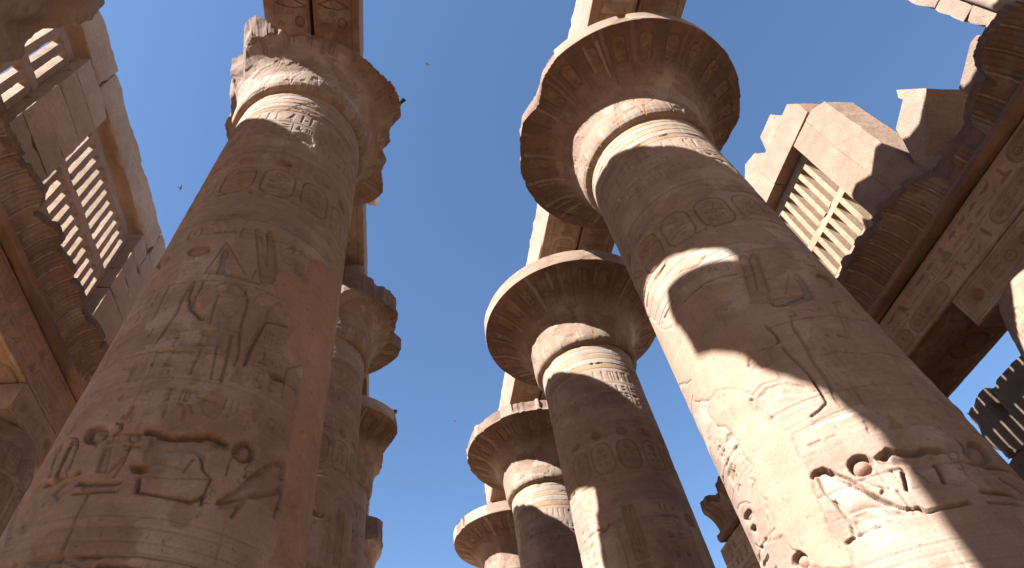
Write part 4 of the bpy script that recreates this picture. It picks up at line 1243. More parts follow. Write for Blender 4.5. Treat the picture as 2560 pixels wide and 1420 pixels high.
def nave_architrave(side, k, label, group='architrave beams over the central columns'):
    yb = (Y_L if side < 0 else Y_R) + (k - 1) * PITCH
    y0, y1 = yb, yb + PITCH
    t = thing('architrave', label, 'stone beam', (side * DX, y0, ZA), group)
    T = np.array((side * DX, y0, ZA))
    for q, (a, b) in enumerate(((-1.097, -.045), (.030, 1.097))):
        sd_ = int((k + 3) * 7 + q + (40 if side > 0 else 0))
        st = Stones()
        x0, x1 = side * DX + a, side * DX + b
        ztop = ZAT + (.04 if q else 0) - (.20 if side < 0 else 0) - (.20 if side > 0 and q else 0)
        st.box(x0, x1, y0 + .008, y1 - .008, ZA + .045, ztop, .13, .016, .10, sd_, STONE * 1.03)
        bm_ = st.build('beam', M_BLOCK, t, T)
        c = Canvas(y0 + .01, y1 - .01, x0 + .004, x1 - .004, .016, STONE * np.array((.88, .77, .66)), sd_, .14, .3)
        rng = random.Random(sd_)
        xm = (x0 + x1) / 2 + (-.16 if (a > 0) else .0) * 0
        lo, hi = x0 + (.27 if q == 0 else .10), x1 - (.08 if q == 0 else .22)
        for xx in (lo - .03, hi + .03):
            c.stroke([(y0, xx), (y1, xx)], .04, .014)
        xm = (lo + hi) / 2
        w = hi - lo
        y = y0 + 1.3
        if k == 0 and side < 0:      # eye, loaf, loaf and disc ahead of the first left capital
            base = 3.66
            c.stroke([(base, xm - .34), (base - .09, xm - .12), (base - .11, xm + .05), (base + .06, xm + .34), (base + .10, xm + .1), (base + .08, xm - .1), (base, xm - .34)], .04, .022, 'd')
            c.fill(ell(base - .01, xm, .085, .085), .02, 'r')
            for (yy, dx) in ((base + .25, -.03), (base + .51, -.25)):
                c.fill([(yy, xm + dx - .09), (yy - .05, xm + dx - .085), (yy - .10, xm + dx - .04), (yy - .11, xm + dx), (yy - .10, xm + dx + .04), (yy - .05, xm + dx + .085), (yy, xm + dx + .09)], .022, 'B')
            c.fill(ell(base + .40, xm + .19, .115, .105), .02, 'r')
            c.stroke(ell(base + .40, xm + .19, .115, .105) + [(base + .515, xm + .19)], .03, .024, 'd')
            y = 4.6
        if k == 0 and side > 0:      # basket and bar
            base = 3.30
            c.fill([(base, xm - .32), (base + .1, xm - .26), (base + .17, xm - .1), (base + .18, xm + .05), (base + .12, xm + .22), (base, xm + .32)], .022, 'G')
            c.stroke([(base + .27, xm - .32), (base + .27, xm + .2)], .05, .02)
            c.fill(ell(base - .17, xm + .16, .08, .08), .02, 'B')
            y = 3.8
            yy = 2.8
            while yy > y0 + 1.2:
                beam_sign(c, yy, xm, .3, .45, rng.randrange(len(SIGNS)))
                yy -= .4
        while y < y1 - 1.2:
            r = rng.random()
            if r < .3:
                p = oval(y, y + .8, lo + .08, hi - .08)
                c.fill(p, .006, 'O', .6); c.stroke(p + p[:1], .04, .018)
                for j in range(3):
                    beam_sign(c, y + .17 + j * .23, xm, .2, .34, rng.randrange(len(SIGNS)), .018, rng.choice(('r', None, 'R')))
                y += .95
            elif r < .65:
                beam_sign(c, y + .2, xm, .34, w * .7, rng.choice((4, 15, 8, 13, 2, 20)), .022, rng.choice((None, 'r', 'B')))
                y += .45
            else:
                beam_sign(c, y + .18, xm - w * .2, .3, w * .34, rng.randrange(len(SIGNS)), .02, rng.choice((None, 'B')))
                beam_sign(c, y + .18, xm + w * .2, .3, w * .34, rng.randrange(len(SIGNS)), .02, rng.choice((None, 'r')))
                y += .42

        def fn(u, v):
            return np.stack([v, u, 0 * u + ZA], -1) - T
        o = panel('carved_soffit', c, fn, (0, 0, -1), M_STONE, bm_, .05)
    return t


LAB_L = ['carved beam pair over the first left column with two eyes and loaves on its underside',
         'carved beam pair between the first and second left columns, sliver beside the sky',
         'carved beam pair between the second and third left columns, thin vertical sliver',
         'carved beam pair between the third and fourth left columns']
LAB_R = ['carved beam pair over the largest right column with bowls on its underside, sunlit side',
         'carved beam pair between the first and second right capitals with name rings on its underside',
         'carved beam pair between the second and third right capitals',
         'carved beam pair between the third and fourth right capitals']
nave_architrave(-1, -1, 'carved beam pair on the left behind the viewer')
nave_architrave(1, -1, 'carved beam pair on the right behind the viewer')
for k in range(4):
    nave_architrave(-1, k, LAB_L[k])
    nave_architrave(1, k, LAB_R[k])

# unseen roof stones added on the right beams, outline shaped to shade the wall
st = Stones()
st.prism([(1.25, 18.0), (1.3, 18.5), (1.73, 18.75), (2.28, 18.5), (2.6, 18.55), (3.0, 19.0), (3.21, 19.12), (3.75, 18.82), (4.18, 19.12), (4.45, 19.05), (4.5, 18.65), (4.75, 19.1), (5.04, 18.65), (5.2, 18.0)], 3.95, 4.86, 4, STONE, .02)
tag(st.build('unseen_roof_slab', M_BLOCK, None, (4.4, 2, 17.95)), 'unseen roof stone on the first right beam pair, shaped to shade the wall', 'stone block')
# ------------------------------------------------------------------ side rows: bud columns, architrave, cornice, clerestory
BUD = np.array([(1.20, 0.42), (1.24, 3.0), (1.20, 6.6), (1.17, 7.30), (1.22, 7.34), (1.33, 7.40), (1.40, 7.55), (1.415, 7.9), (1.38, 8.5), (1.28, 9.1), (1.12, 9.6), (1.00, 9.94)])
SEG = np.concatenate([[0], np.cumsum(np.hypot(*np.diff(BUD, axis=0).T))])


def bud_canvas(seed):
    c = Canvas(-3.9, 3.9, 0, SEG[-1], .025, STONE * np.array((.96, .9, .84)), seed, .14)
    rng = random.Random(seed)
    for v in np.arange(1.0, 6.6, .9):
        c.ring(v, .03, .012, .01)
    u = c.U[0] + .05
    while u < c.U[-1] - .5:
        sign_block(c, u, u + .42, 3.0, 6.0, rng, .3, .016, (None, 'r', 'O'))
        name_ring(c, u, u + .46, SEG[7] - .1, SEG[7] + .85, rng, 'O', .018)
        name_ring(c, u + .05, u + .4, SEG[7] + .95, SEG[7] + 1.6, rng, 'Y', .016)
        u += .56
    for k, v in enumerate((6.75, 6.62, 6.50, 6.38)):
        c.ring(v, .04, .016, .004)
    return c


cB = bud_canvas(33)
_th = cB.U[:-1] / 1.24
_r = np.interp(cB.V, SEG, BUD[:, 0]); _z = np.interp(cB.V, SEG, BUD[:, 1])
_R = _r[:, None] + cB.H[:, :-1]
_n = int(round(2 * math.pi * 1.24 / cB.res))
_th = np.linspace(0, 2 * math.pi, cB.nu)[:-1]
_P = np.stack([_R * np.cos(_th), _R * np.sin(_th), np.repeat(_z[:, None], len(_th), 1)], -1)
bud_o = mesh_from('shaft', _P.reshape(-1, 3), grid_faces(len(_z), len(_th), True), cB.C[:, :-1].reshape(-1, 3), M_STONE)
BUD_ME = bud_o.data
bpy.data.objects.remove(bud_o)


def aba_canvas(seed, w, h):
    c = Canvas(0, w, 0, h, .016, STONE * np.array((1.2, 1.1, 1.0)), seed, .12, .2)
    rng = random.Random(seed)
    c.wear += .16
    c.stroke([(.06, .06), (w - .06, .06), (w - .06, h - .06), (.06, h - .06), (.06, .06)], .03, .014)
    c.fill(oval(.12, w - .12, .12, h - .12), .006, 'O', .4)
    c.fill(ell(.36, h * .5, .13, .13), .014, 'R'); c.fill(ell(w - .45, h * .55, .13, .13), .014, 'R')
    sign_block(c, .55, w - .62, .14, h - .14, rng, .4, .018, (None, 'r', 'B', 'O'))
    return c


def side_column(side, y, label, x=10.48, scale=None, seed=0):
    t = thing('bud_column', label, 'column', (side * x, y, 0), 'lower columns of the side aisles')
    base_disc(t, 1.6, .40)
    o = link('shaft', BUD_ME, t)
    o.rotation_euler.z = seed * 1.3
    st = Stones()
    st.box(-.86, .86, -1.1, 1.1, 9.945, 10.685, .14, .008, .05, seed + 60, STONE * .9)
    a = st.build('abacus', M_BLOCK, t)
    c = aba_canvas(seed + 70, 2.16, .70)

    def fn(u, v):
        return np.stack([0 * u - side * .882, u - 1.08, v + 9.965], -1)
    panel('carved_face', c, fn, (-side, 0, 0), M_STONE, a, .03)
    if scale:
        t.scale = (1, 1, scale)
    return t


side_column(1, S0, 'rounded bud column at the right edge beneath the square block with red discs', seed=1)
side_column(1, S0 + SP, 'bud column of the right aisle hidden behind the largest column', seed=2)
side_column(1, S0 + 2 * SP, 'bud column far along the right aisle', seed=3)
side_column(-1, S0 + SP, 'rounded bud column in deep shade at the lower left corner', seed=4)
side_column(-1, S0, 'bud column of the left aisle just outside the left edge', seed=5)
side_column(-1, S0 + 2 * SP, 'bud column of the left aisle behind the nearest left column', seed=6)
side_column(-1, S0 - SP, 'bud column of the left aisle level with the viewer', seed=9)
side_column(-1, S0 - 2 * SP, 'bud column of the left aisle behind the viewer', seed=10)


def side_architrave(side, y0, y1, label, joints, seed):
    T = np.array((side * XS, y0, 10.69))
    t = thing('side_architrave', label, 'stone beam', T, 'architraves of the side aisles')
    st = Stones()
    ys = [y0] + joints + [y1]
    for k in range(len(ys) - 1):
        xa, xb = sorted((side * (XS + .03), side * (XS + 1.75)))
        st.box(xa, xb, ys[k] + .008, ys[k + 1] - .008, 10.725, 11.78, .22, .012, .05, seed + k, STONE * .92)
    b = st.build('beam', M_BLOCK, t, T)
    rng = random.Random(seed)
    c = Canvas(y0 + .01, y1 - .01, 10.70, 11.74, .018, STONE * np.array((1.5, 1.44, 1.40)) if side > 0 else STONE * np.array((1.12, 1.0, .86)), seed, .14, .25)  # right face: pale ground, brightened further to stand in for bounce light
    c.wear += .16
    for z in (11.70, 11.22, 10.80):
        c.stroke([(y0, z), (y1, z)], .028, .014)
    for row, (za, zb) in enumerate(((11.25, 11.68), (10.82, 11.19))):
        y = y0 + .1
        while y < y1 - .6:
            r = rng.random()
            if r < .28:
                name_ring(c, y, y + 1.25, za, zb, rng, 'O', .016, True)
                y += 1.34
            else:
                wd = rng.choice((.3, .38, .46))
                h = zb - za
                if rng.random() < .55:
                    sign(c, (y + .03, za + .03, y + wd - .03, zb - .03), rng.choice((3, 4, 12, 7, 13, 18, 21, 4)), .018, rng.choice(('R', 'r', 'O', 'O', 'B')))
                else:
                    sign(c, (y + .03, za + h * .52, y + wd - .03, zb - .02), rng.choice((1, 2, 5, 8, 11)), .016, rng.choice(('R', 'r', 'O', 'B')))
                    sign(c, (y + .03, za + .02, y + wd - .03, za + h * .46), rng.choice((1, 2, 5, 6, 11, 17)), .016, rng.choice(('r', 'O', 'B', None)))
                y += wd
    for j in joints:
        c.stroke([(j + .02, 10.7), (j - .01, 11.1), (j + .03, 11.4), (j, 11.75)], .022, .03)
    if side < 0:      # a mortar strip along the arris
        pass
    c.patch([(y0, 10.70), (y1, 10.70), (y1, 10.76), (y0, 10.77)])

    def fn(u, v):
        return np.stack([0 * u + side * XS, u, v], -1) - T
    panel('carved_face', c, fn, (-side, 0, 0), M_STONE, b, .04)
    # soffit
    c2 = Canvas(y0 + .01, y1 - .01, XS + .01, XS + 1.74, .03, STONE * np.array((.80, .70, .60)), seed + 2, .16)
    y = y0 + .2
    for xx in (XS + .12, XS + .86, XS + 1.6):
        c2.stroke([(y0, xx), (y1, xx)], .05, .016)
    while y < y1 - .8:
        for xm in (XS + .49, XS + 1.23):
            if rng.random() < .35:
                p = oval(y, y + .75, xm - .3, xm + .3)
                c2.stroke(p + p[:1], .07, .02, 'd', .5); c2.fill(p, .008, 'd', .35)
            beam_sign(c2, y + .35, xm, .5, .44, rng.randrange(len(SIGNS)), .022, rng.choice((None, 'd', 'r')))
        y += .82

    def fn2(u, v):
        return np.stack([side * v, u, 0 * u + 10.69], -1) - T
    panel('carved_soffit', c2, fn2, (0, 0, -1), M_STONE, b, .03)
    return t


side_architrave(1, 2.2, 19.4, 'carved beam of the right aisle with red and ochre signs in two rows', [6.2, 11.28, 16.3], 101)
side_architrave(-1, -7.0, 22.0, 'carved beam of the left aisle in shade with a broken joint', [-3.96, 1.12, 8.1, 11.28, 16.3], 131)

# cavetto cornice with its roll moulding
CP = []
for k in range(13):
    a = k / 12 * math.pi / 2
    CP.append((.52 * (1 - math.cos(a)) , 12.06 + .80 * math.sin(a)))
CP = [(o, z) for o, z in CP] + [(.54, 12.90), (.54, 13.10)]
CP = np.array(CP)


def cornice(side, y0, y1, label, lip, seed):
    T = np.array((side * XS, y0, 11.8))
    t = thing('cornice', label, 'cornice', T, 'hollow cornices above the side aisles')
    seg = np.concatenate([[0], np.cumsum(np.hypot(*np.diff(CP, axis=0).T))])
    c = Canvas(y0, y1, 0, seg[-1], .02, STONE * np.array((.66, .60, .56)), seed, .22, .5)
    rng = random.Random(seed)
    y = y0
    k = 0
    while y < y1 - .2:
        if k % 4 == 3:
            name_ring(c, y + .03, y + .37, .16, .86, rng, 'r', .012)
            y += .40
        else:
            for q, col in enumerate((('B', 'O', 'r'), ('r', 'B', 'O'), ('O', 'r', 'B'))[k % 3]):
                c.fill([(y + q * .13 + .012, .02), (y + q * .13 + .118, .02), (y + q * .13 + .118, .98), (y + q * .13 + .012, .98)], .014, col, .42)
            for q in (1, 2):
                c.stroke([(y + q * .13, .03), (y + q * .13, 1.05)], .03, .016, 'd', .3)
            for q in (.03, .37):
                c.stroke([(y + q, .03), (y + q, 1.05)], .034, .026, 'd', .4)
            y += .40
        c.stroke([(y, .0), (y, 1.0)], .045, .0, 'w', .75)
        k += 1
    ns = 46
    vv = np.linspace(0, seg[-1], ns)
    o0 = np.interp(vv, seg, CP[:, 0]); z0 = np.interp(vv, seg, CP[:, 1])
    do, dz = np.gradient(o0, vv), np.gradient(z0, vv)
    ln = np.hypot(do, dz)
    jv = np.clip((vv / c.res).astype(int), 0, c.nv - 1)
    H = c.H[jv]; C = c.C[jv].copy()
    O = o0[:, None] + H * (dz / ln)[:, None]
    Z = z0[:, None] - H * (do / ln)[:, None]
    Q = np.stack([c.U, 0 * c.U, 0 * c.U + seed], -1)
    lim = np.interp(c.U, [a for a, _ in lip], [b for _, b in lip]) - .10 * smooth(.48, .60, vnoise(Q, 1.3, seed + 3)) - .07 * smooth(.55, .62, vnoise(Q, 4.3, seed + 23)) - .05 * smooth(.5, .8, fbm(Q, 2.0, 4, seed + 33)) - .02 * (vnoise(Q, 7, seed + 4) - .5)
    for k in range(len(c.U)):
        over = np.where(O[:, k] > lim[k])[0]
        if len(over) and over[0] < ns - 2:
            a = max(over[0], 1)
            tt = np.linspace(0, 1, ns - a)
            zt = 13.08 - .28 * smooth(.1, .5, .54 - lim[k])
            Z[a:, k] = Z[a - 1, k] + (max(zt, Z[a - 1, k] + .05) - Z[a - 1, k]) * tt
            q = np.stack([c.U[k] + 0 * tt, 2 * Z[a:, k], 0 * tt], -1)
            O[a:, k] = O[a - 1, k] + (fbm(q, 2.0, 3, seed + 6) - .5) * .12 * smooth(0, .2, tt)
            C[a:, k] = BREAK * (.75 + .5 * fbm(q, 3, 2, seed + 7))[:, None]
    rows = [np.stack([side * (XS - O[j]), c.U, Z[j]], -1) for j in range(ns)]
    rows.append(np.stack([side * (XS + .3) + 0 * c.U, c.U, Z[-1] + .0], -1))
    rows.append(np.stack([side * (XS + 1.7) + 0 * c.U, c.U, Z[-1] + .0], -1))
    rows.append(np.stack([side * (XS + 1.7) + 0 * c.U, c.U, 0 * c.U + 11.79], -1))
    rows.append(np.stack([side * (XS + .05) + 0 * c.U, c.U, 0 * c.U + 11.79], -1))
    rows.append(np.stack([side * (XS + .02) + 0 * c.U, c.U, 0 * c.U + 12.05], -1))
    P = np.array(rows) - T
    Cc = np.concatenate([C, np.repeat((STONE * .9)[None, None], 5, 0).repeat(c.nu, 1)])
    f = grid_faces(len(rows), c.nu)
    if side > 0:
        f = f[:, ::-1]
    # ends
    nj = len(rows)
    body = mesh_from('cavetto', P.reshape(-1, 3), f, Cc.reshape(-1, 3), M_STONE, t, sharp=45)
    bm = bmesh.new(); bm.from_mesh(body.data)
    bm.verts.ensure_lookup_table()
    for e in (0, c.nu - 1):
        try:
            bm.faces.new([bm.verts[j * c.nu + e] for j in range(nj)])
        except ValueError:
            pass
    bmesh.ops.recalc_face_normals(bm, faces=bm.faces)
    bm.to_mesh(body.data); bm.free()
    # roll moulding
    ny = int((y1 - y0) / .05)
    ys = np.linspace(y0 + .02, y1 - .02, ny)
    aa = np.linspace(0, 2 * math.pi, 25)[:-1]
    Y, A = np.meshgrid(ys, aa, indexing='ij')
    W = np.stack([Y, np.cos(A), np.sin(A) + seed], -1)
    R = .165 - .035 * smooth(.5, .75, fbm(W, 1.6, 4, seed + 9))
    P = np.stack([side * (XS - .06) + R * np.cos(A), Y, 11.91 + R * np.sin(A)], -1) - T
    n = fbm(W, .8, 4, seed + 12)
    Cm = STONE * np.array((.8, .68, .58)) * (0.7 + .6 * n)[..., None]
    soot = smooth(.48, .62, fbm(W, .5, 3, seed + 14))
    Cm = Cm * (1 - .6 * soot[..., None]) + np.array((.06, .04, .03)) * (.6 * soot[..., None])
    mesh_from('roll_moulding', P.reshape(-1, 3), grid_faces(ny, 24, True), Cm.reshape(-1, 3), M_STONE, t)
    return t


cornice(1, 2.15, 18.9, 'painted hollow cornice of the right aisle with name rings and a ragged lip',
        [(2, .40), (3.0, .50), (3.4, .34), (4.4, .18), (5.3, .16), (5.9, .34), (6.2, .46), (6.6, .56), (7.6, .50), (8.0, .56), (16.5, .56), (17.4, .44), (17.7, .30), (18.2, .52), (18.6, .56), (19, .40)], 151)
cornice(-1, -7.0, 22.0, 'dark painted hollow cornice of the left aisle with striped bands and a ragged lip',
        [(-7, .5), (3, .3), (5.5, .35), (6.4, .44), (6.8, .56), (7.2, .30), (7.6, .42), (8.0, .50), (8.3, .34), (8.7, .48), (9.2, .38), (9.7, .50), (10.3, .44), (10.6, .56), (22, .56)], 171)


def masonry(st, side, y0, y1, z0, z1, xf, thick, seed, course=.56, col=STONE, ragged=None):
    rng = random.Random(seed)
    z = z0
    n = max(1, int(round((z1 - z0) / course)))
    h = (z1 - z0) / n
    for k in range(n):
        a = y0
        cut = [y0, y1] if (y1 - y0) < 2.0 and rng.random() < .8 else sorted([y0, y1] + [y0 + (y1 - y0) * rng.uniform(.3, .7)])
        for j in range(len(cut) - 1):
            e = rng.uniform(-.012, .012)
            xa, xb = sorted((side * (xf + e), side * (xf + thick)))
            st.box(xa, xb, cut[j] + (.004 if j else 0), cut[j + 1] - .004, z0 + k * h + .004, z0 + (k + 1) * h - .004, .16, .007, .035, rng.randrange(9999), col, .07)


def grille(side, y0, y1, n, parent, T, col, alt=None, seed=0, xf=None, rough=.004, chip=.012, taper=1.0, z=(14.0, 15.10, 15.42, 16.98, 17.28), slit=.44, thick=.25):
    """stone window: two tiers of upright slits between rails"""
    st = Stones()
    xf = xf or XS + .35
    xa, xb = sorted((side * xf, side * (xf + thick)))
    rng = random.Random(seed)
    z0, z1, z2, z3, z4 = z
    st.box(xa, xb, y0, y1, z0 - .42, z0 - .002, .2, .006, .03, seed + 1, col)
    st.box(xa, xb, y0, y1, z1 + .002, z2 - .002, .2, .006, .03, seed + 2, col)
    st.box(xa, xb, y0, y1, z3 + .002, z4, .2, .006, .03, seed + 3, col)
    p = (y1 - y0) / (n + .5)
    for tier, (a, b) in enumerate(((z0, z1), (z2, z3))):
        for k in range(n + 1):
            c0 = y0 + k * p - (0 if k == 0 else p * (1 - slit) * .0)
            w = p * (1 - slit)
            cc = alt if (alt is not None and rng.random() < .45) else col
            ya, yb = y0 + k * p + .001, min(y0 + k * p + w, y1)

            def warp(P, V, ym=(ya + yb) / 2):
                P = P.copy()
                P[:, 1] = ym + (P[:, 1] - ym) * (1 - (1 - taper) * V[:, 0])
                return P
            st.box(xa + .004, xb - .004, ya, yb, a, b, .11, rough, chip, seed + 10 + k + tier * 30, cc, .06, warp if taper < 1 else None)
    return st.build('window_grille', M_BLOCK, parent, T)


WALL_C = STONE * np.array((1.22, 1.16, 1.06))
ORANGE = np.array((.270, .186, .124))


def clerestory(side, label, piers, windows, ylo, yhi, top, gcol, alt, seed, sill=13.11, lint_lo=None, seg_lint=()):
    T = np.array((side * XS, ylo, 13.1))
    t = thing('clerestory_wall', label, 'wall', T, 'high window walls above the aisles')
    for k, (a, b) in enumerate(piers):
        st = Stones()
        masonry(st, side, a, b, sill, 17.40, XS, .95, seed + k * 3, .86, WALL_C)
        st.build('pier', M_BLOCK, t, T)
    for k, (a, b, n) in enumerate(windows):
        st = Stones()
        masonry(st, side, a + .004, b - .004, sill, 13.56, XS + .03, .9, seed + 50 + k, .45, WALL_C)
        st.build('sill', M_BLOCK, t, T)
        grille(side, a + .006, b - .006, n, t, T, gcol, alt, seed + 100 + k * 7)
    st = Stones()
    ys = list(seg_lint)
    for k in range(len(ys) - 1):
        xa, xb = sorted((side * (XS - .01), side * (XS + .98)))
        st.box(xa, xb, ys[k] + .006, ys[k + 1] - .006, 17.41, top - .03 * (k % 2), .16, .012, .07, seed + 200 + k, WALL_C * (1.03 if k % 2 else .97))
    st.build('lintel', M_BLOCK, t, T)
    return t


clerestory(-1, 'left high wall with pierced stone windows, shaded side with sunlit slit edges',
           [(2.7, 3.5), (5.45, 7.0), (10.85, 12.4), (16.2, 17.6), (21.3, 22.0)],
           [(3.5, 5.45, 5), (7.0, 10.85, 11), (12.4, 16.2, 11), (17.6, 21.3, 11)],
           2.7, 22.0, 18.66, WALL_C, ORANGE * .95, 300, seg_lint=(2.7, 6.2, 11.6, 16.9, 22.0))

# low remains of the left high wall beyond the edge of the picture
T = np.array((-XS, -7.0, 13.1))
t = thing('clerestory_wall', 'low remains of the left high wall outside the left edge', 'wall', T, 'high window walls above the aisles')
st = Stones()
masonry(st, -1, -7.0, .75, 13.11, 15.5, XS, .95, 900, .6, WALL_C)
masonry(st, -1, .76, 2.68, 13.11, 17.3, XS, .95, 930, .6, WALL_C)
st.build('masonry', M_BLOCK, t, T)

# right wall: broken end pier, one window, lintel with a broken end
T = np.array((XS, 5.6, 13.1))
t = thing('clerestory_wall', 'right high wall with a broken end and sunlit orange pierced window', 'wall', T, 'high window walls above the aisles')
st = Stones()
st.prism([(5.58, 12.95), (5.58, 15.0), (5.57, 16.93), (5.95, 17.28), (6.27, 17.30), (6.33, 15.9), (6.29, 14.4), (6.34, 12.95)], XS, XS + .78, 41, WALL_C * np.array((.84, .82, .84)), .026, 7)
st.prism([(6.35, 12.95), (6.305, 14.4), (6.345, 15.9), (6.285, 17.30), (7.05, 17.34), (7.05, 12.95)], XS + .012, XS + .78, 42, WALL_C * np.array((.79, .77, .79)), .026, 7)
st.build('pier', M_BLOCK, t, T)
st = Stones()
st.prism([(6.22, 18.36), (6.02, 17.9), (6.05, 17.36), (8.30, 17.36), (8.36, 18.41)], XS - .02, XS + .95, 43, WALL_C * np.array((.85, .83, .85)), .026, 7)
st.prism([(8.38, 18.41), (8.32, 17.36), (11.8, 17.36), (11.8, 18.40)], XS - .005, XS + .95, 44, WALL_C * np.array((.82, .80, .82)), .026, 7)
st.build('lintel', M_BLOCK, t, T)
st = Stones(); masonry(st, 1, 7.06, 10.7, 13.11, 13.56, XS + .03, .9, 77, .45, WALL_C); st.build('sill', M_BLOCK, t, T)
st = Stones(); masonry(st, 1, 10.71, 12.2, 13.11, 17.35, XS, .95, 78, .54, WALL_C); st.build('pier', M_BLOCK, t, T)
grille(1, 7.12, 10.70, 11, t, T, ORANGE, None, 400, z=(13.98, 15.12, 15.36, 17.0, 17.33), slit=.515, thick=.36, rough=.002, chip=.006, taper=.26)

for (poly, lab, sd_) in (([(6.62, 18.40), (6.80, 19.0), (7.55, 19.02), (7.74, 18.5), (7.7, 18.40)], 'rough block on the right wall top, nearer the broken end', 51),
                         ([(7.92, 18.42), (8.05, 18.95), (8.6, 19.2), (9.02, 18.85), (9.0, 18.42)], 'rough block on the right wall top, farther from the broken end', 52)):
    st = Stones(); st.prism(poly, 9.62, 10.3, sd_, STONE, .06, 5)
    tag(st.build('stone_block', M_BLOCK, None, (9.9, poly[0][0], 18.4)), lab, 'stone block', 'loose blocks along the right wall top')

st = Stones()
st.prism([(5.42, 12.90), (5.34, 13.25), (4.18, 14.17), (4.50, 14.92), (4.62, 14.75), (4.60, 14.6), (5.20, 14.35), (5.35, 13.9), (5.60, 13.3), (5.56, 12.9)], 9.68, 10.7, 61, STONE * 1.02, .025, 6)
tag(st.build('stone_block', M_BLOCK, None, (10, 5, 13.1)), 'tilted carved wall fragment on the right cornice, left face sunlit and end face dark', 'stone block', 'loose blocks along the right wall top')
st = Stones()
st.prism([(3.95, 12.7), (3.90, 13.40), (3.10, 13.74), (2.94, 13.70), (2.90, 13.45), (2.95, 12.7)], 9.66, 10.5, 62, STONE * .8, .05, 6)
tag(st.build('stone_block', M_BLOCK, None, (10, 3.5, 12.9)), 'dark rough stump on the right cornice with a bright left edge, at the upper right', 'stone block', 'loose blocks along the right wall top')

# upright wall at the right with an upright roll moulding
T = np.array((XS, 0.9, 0))
t = thing('gate_wall', 'sunlit upright wall edge with vertical roll moulding at the top right corner', 'wall', T)
st = Stones()
rng = random.Random(5)
z = 0.0
k = 0
while z < 19.5:
    h = rng.choice((.9, 1.05, 1.2))
    b = 2.84 + rng.uniform(-.05, .03)
    st.box(XS + .0, XS + 2.2, -1.6, b, z + .004, z + h - .004, .16, .012, .06, 500 + k, STONE * 1.03)
    z += h
    k += 1
st.build('masonry', M_BLOCK, t, T)
nz = 300
zz = np.linspace(0, 19.4, nz)
aa = np.linspace(0, 2 * math.pi, 25)[:-1]
Zg, A = np.meshgrid(zz, aa, indexing='ij')
W = np.stack([np.cos(A), np.sin(A), Zg], -1)
R = .15 - .02 * smooth(.5, .75, fbm(W, 1.5, 3, 8))
P = np.stack([XS - .04 + R * np.cos(A), 2.30 + R * np.sin(A), Zg], -1) - T
mesh_from('roll_moulding', P.reshape(-1, 3), grid_faces(nz, 24, True), (STONE * 1.02 * (0.85 + .3 * fbm(W, .9, 3, 9))[..., None]).reshape(-1, 3), M_STONE, t)

# wall behind the right aisle that catches the striped light
T = np.array((14.0, 4.0, 8.6))
t = thing('aisle_wall', 'dark stone courses behind the right column, crossed by thin bars of light', 'wall', T)
st = Stones()
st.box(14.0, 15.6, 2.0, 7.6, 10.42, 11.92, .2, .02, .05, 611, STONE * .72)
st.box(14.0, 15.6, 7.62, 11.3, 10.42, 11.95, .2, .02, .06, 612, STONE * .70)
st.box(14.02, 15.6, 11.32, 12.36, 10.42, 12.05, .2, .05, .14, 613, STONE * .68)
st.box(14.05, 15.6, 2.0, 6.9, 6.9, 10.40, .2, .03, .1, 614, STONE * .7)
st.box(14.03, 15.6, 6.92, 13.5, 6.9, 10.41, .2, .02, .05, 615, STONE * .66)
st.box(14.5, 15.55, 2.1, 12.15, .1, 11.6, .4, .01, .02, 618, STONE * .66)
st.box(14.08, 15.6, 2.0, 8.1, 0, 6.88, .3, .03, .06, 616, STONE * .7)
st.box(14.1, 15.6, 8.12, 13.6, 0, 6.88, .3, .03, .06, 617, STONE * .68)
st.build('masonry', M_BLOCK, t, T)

# unseen gate wall behind the viewer, added to cut the sky fill
T = np.array((0, -24.0, 0))
t = thing('unseen_gate_tower', 'unseen gate wall behind the viewer, added to darken the shade in the hall', 'wall', T)
st = Stones()
for k, (x0, x1, z0, z1) in enumerate(((-16, -3.2, 0, 19), (3.2, 16, 0, 18), (-3.19, 3.19, 12, 17))):
    st.box(x0, x1, -27, -24.0 - .03 * k, z0, z1, .9, .05, .2, 700 + k, STONE * .95)
st.build('masonry', M_BLOCK, t, T)

# ------------------------------------------------------------------ floodlight and birds
def blob(name, centre, radii, mat, parent, seg=12, rings=8, yaw=0.0, pitch=0.0):
    bm = bmesh.new()
    bmesh.ops.create_uvsphere(bm, u_segments=seg, v_segments=rings, radius=1)
    for v in bm.verts:
        k = 1 - .35 * max(0, -v.co.x)
        v.co = Vector((v.co.x * radii[0], v.co.y * radii[1] * k, v.co.z * radii[2] * k))
    bmesh.ops.rotate(bm, cent=(0, 0, 0), matrix=Matrix.Rotation(yaw, 3, 'Z') @ Matrix.Rotation(-pitch, 3, 'Y'), verts=bm.verts)
    bmesh.ops.translate(bm, vec=centre, verts=bm.verts)
    me = bpy.data.meshes.new(name); bm.to_mesh(me); bm.free()
    for p in me.polygons:
        p.use_smooth = True
    me.materials.append(mat)
    return link(name, me, parent)


def cone_part(name, a, b, r0, r1, mat, parent, flat=1.0, seg=10):
    a, b = Vector(a), Vector(b)
    bm = bmesh.new()
    bmesh.ops.create_cone(bm, cap_ends=True, segments=seg, radius1=r0, radius2=r1, depth=(b - a).length)
    for v in bm.verts:
        v.co.y *= flat
    q = (b - a).to_track_quat('Z', 'Y').to_matrix()
    bmesh.ops.rotate(bm, cent=(0, 0, 0), matrix=q, verts=bm.verts)
    bmesh.ops.translate(bm, vec=(a + b) / 2, verts=bm.verts)
    me = bpy.data.meshes.new(name); bm.to_mesh(me); bm.free()
    for p in me.polygons:
        p.use_smooth = True
    me.materials.append(mat)
    return link(name, me, parent)


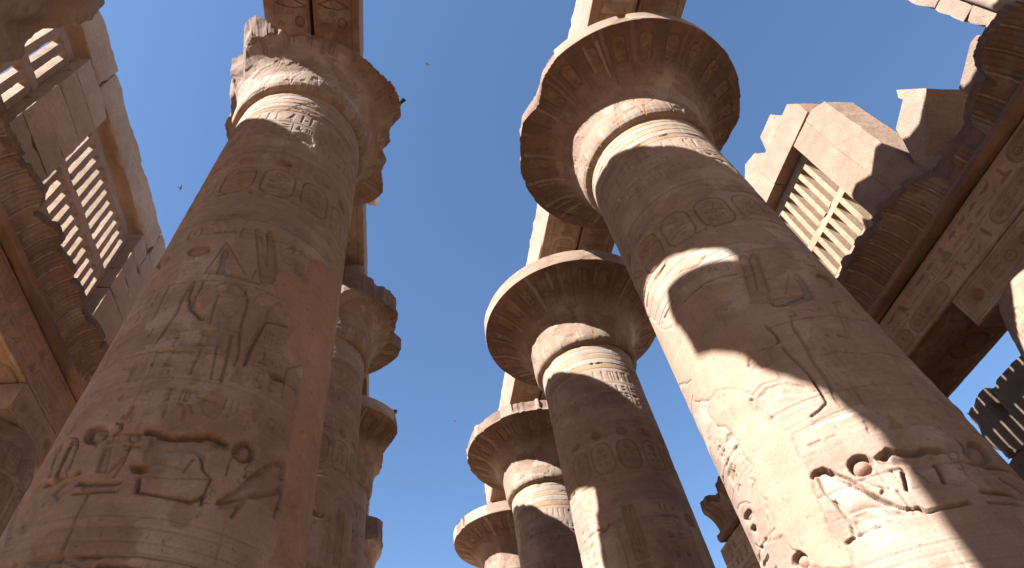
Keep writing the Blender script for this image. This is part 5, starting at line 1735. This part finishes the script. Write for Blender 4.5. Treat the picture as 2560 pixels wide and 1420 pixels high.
def perched(loc, yaw, label):
    t = thing('pigeon', label, 'bird', loc, 'birds on the capitals')
    t.rotation_euler.z = yaw
    blob('body', (0, 0, .15), (.15, .075, .085), M_FEATHER, t, pitch=.55)
    blob('head', (.11, 0, .27), (.05, .042, .046), M_FEATHER, t)
    cone_part('beak', (.15, 0, .265), (.195, 0, .255), .012, .002, M_FEATHER, t)
    cone_part('tail', (-.08, 0, .09), (-.26, 0, .02), .03, .05, M_FEATHER, t, .5)
    for s in (-1, 1):
        cone_part('leg', (.0, s * .03, .09), (.01, s * .03, -.01), .012, .008, M_FEATHER, t)
    return t


perched((-DX + 2.04, Y_L - .30, 14.98), 2.2, 'black bird on the right tip of the nearest left capital')
perched((-DX + 1.30, Y_L - 1.15, 15.0), .4, 'dark bird on the near rim of the nearest left capital')
perched((-DX + 2.13, Y_L + 2 * PITCH - 1.45, 15.56), 1.0, 'tiny bird on the pointed lip of the third left capital')


def flying(loc, yaw, span, label):
    t = thing('flying_bird', label, 'bird', loc, 'birds flying in the sky')
    t.rotation_euler.z = yaw
    blob('body', (0, 0, 0), (.16, .05, .05), M_FEATHER, t, 10, 6)
    for s in (-1, 1):
        bm = bmesh.new()
        pts = [(.08, 0, .01), (.06, s * span * .5, .10), (-.04, s * span, .04), (-.03, s * span * .5, .08), (-.07, 0, 0)]
        vs_ = [bm.verts.new(p) for p in pts]
        f = bm.faces.new(vs_)
        r = bmesh.ops.extrude_face_region(bm, geom=[f])
        bmesh.ops.translate(bm, vec=(0, 0, .012), verts=[g_ for g_ in r['geom'] if isinstance(g_, bmesh.types.BMVert)])
        bmesh.ops.recalc_face_normals(bm, faces=bm.faces)
        me = bpy.data.meshes.new('wing'); bm.to_mesh(me); bm.free()
        me.materials.append(M_FEATHER)
        link('wing', me, t)
    cone_part('tail', (-.12, 0, 0), (-.26, 0, 0), .02, .05, M_FEATHER, t, .3)
    return t


for (p, yaw, s, lab) in FLY:
    flying(p, yaw, s, lab)

t = thing('floodlight', 'small pale floodlight under the broken capital of the nearest left column', 'lamp', (-2.50, 8.55, 16.02))
cone_part('housing', (.0, 0, 0), (.18, -.10, -.10), .11, .17, M_METAL, t)
cone_part('lens', (.181, -.1005, -.1005), (.195, -.108, -.108), .155, .155, M_GLASS, t)
cone_part('bracket', (-.02, 0, 0), (-.22, .02, .5), .025, .025, M_METAL, t)
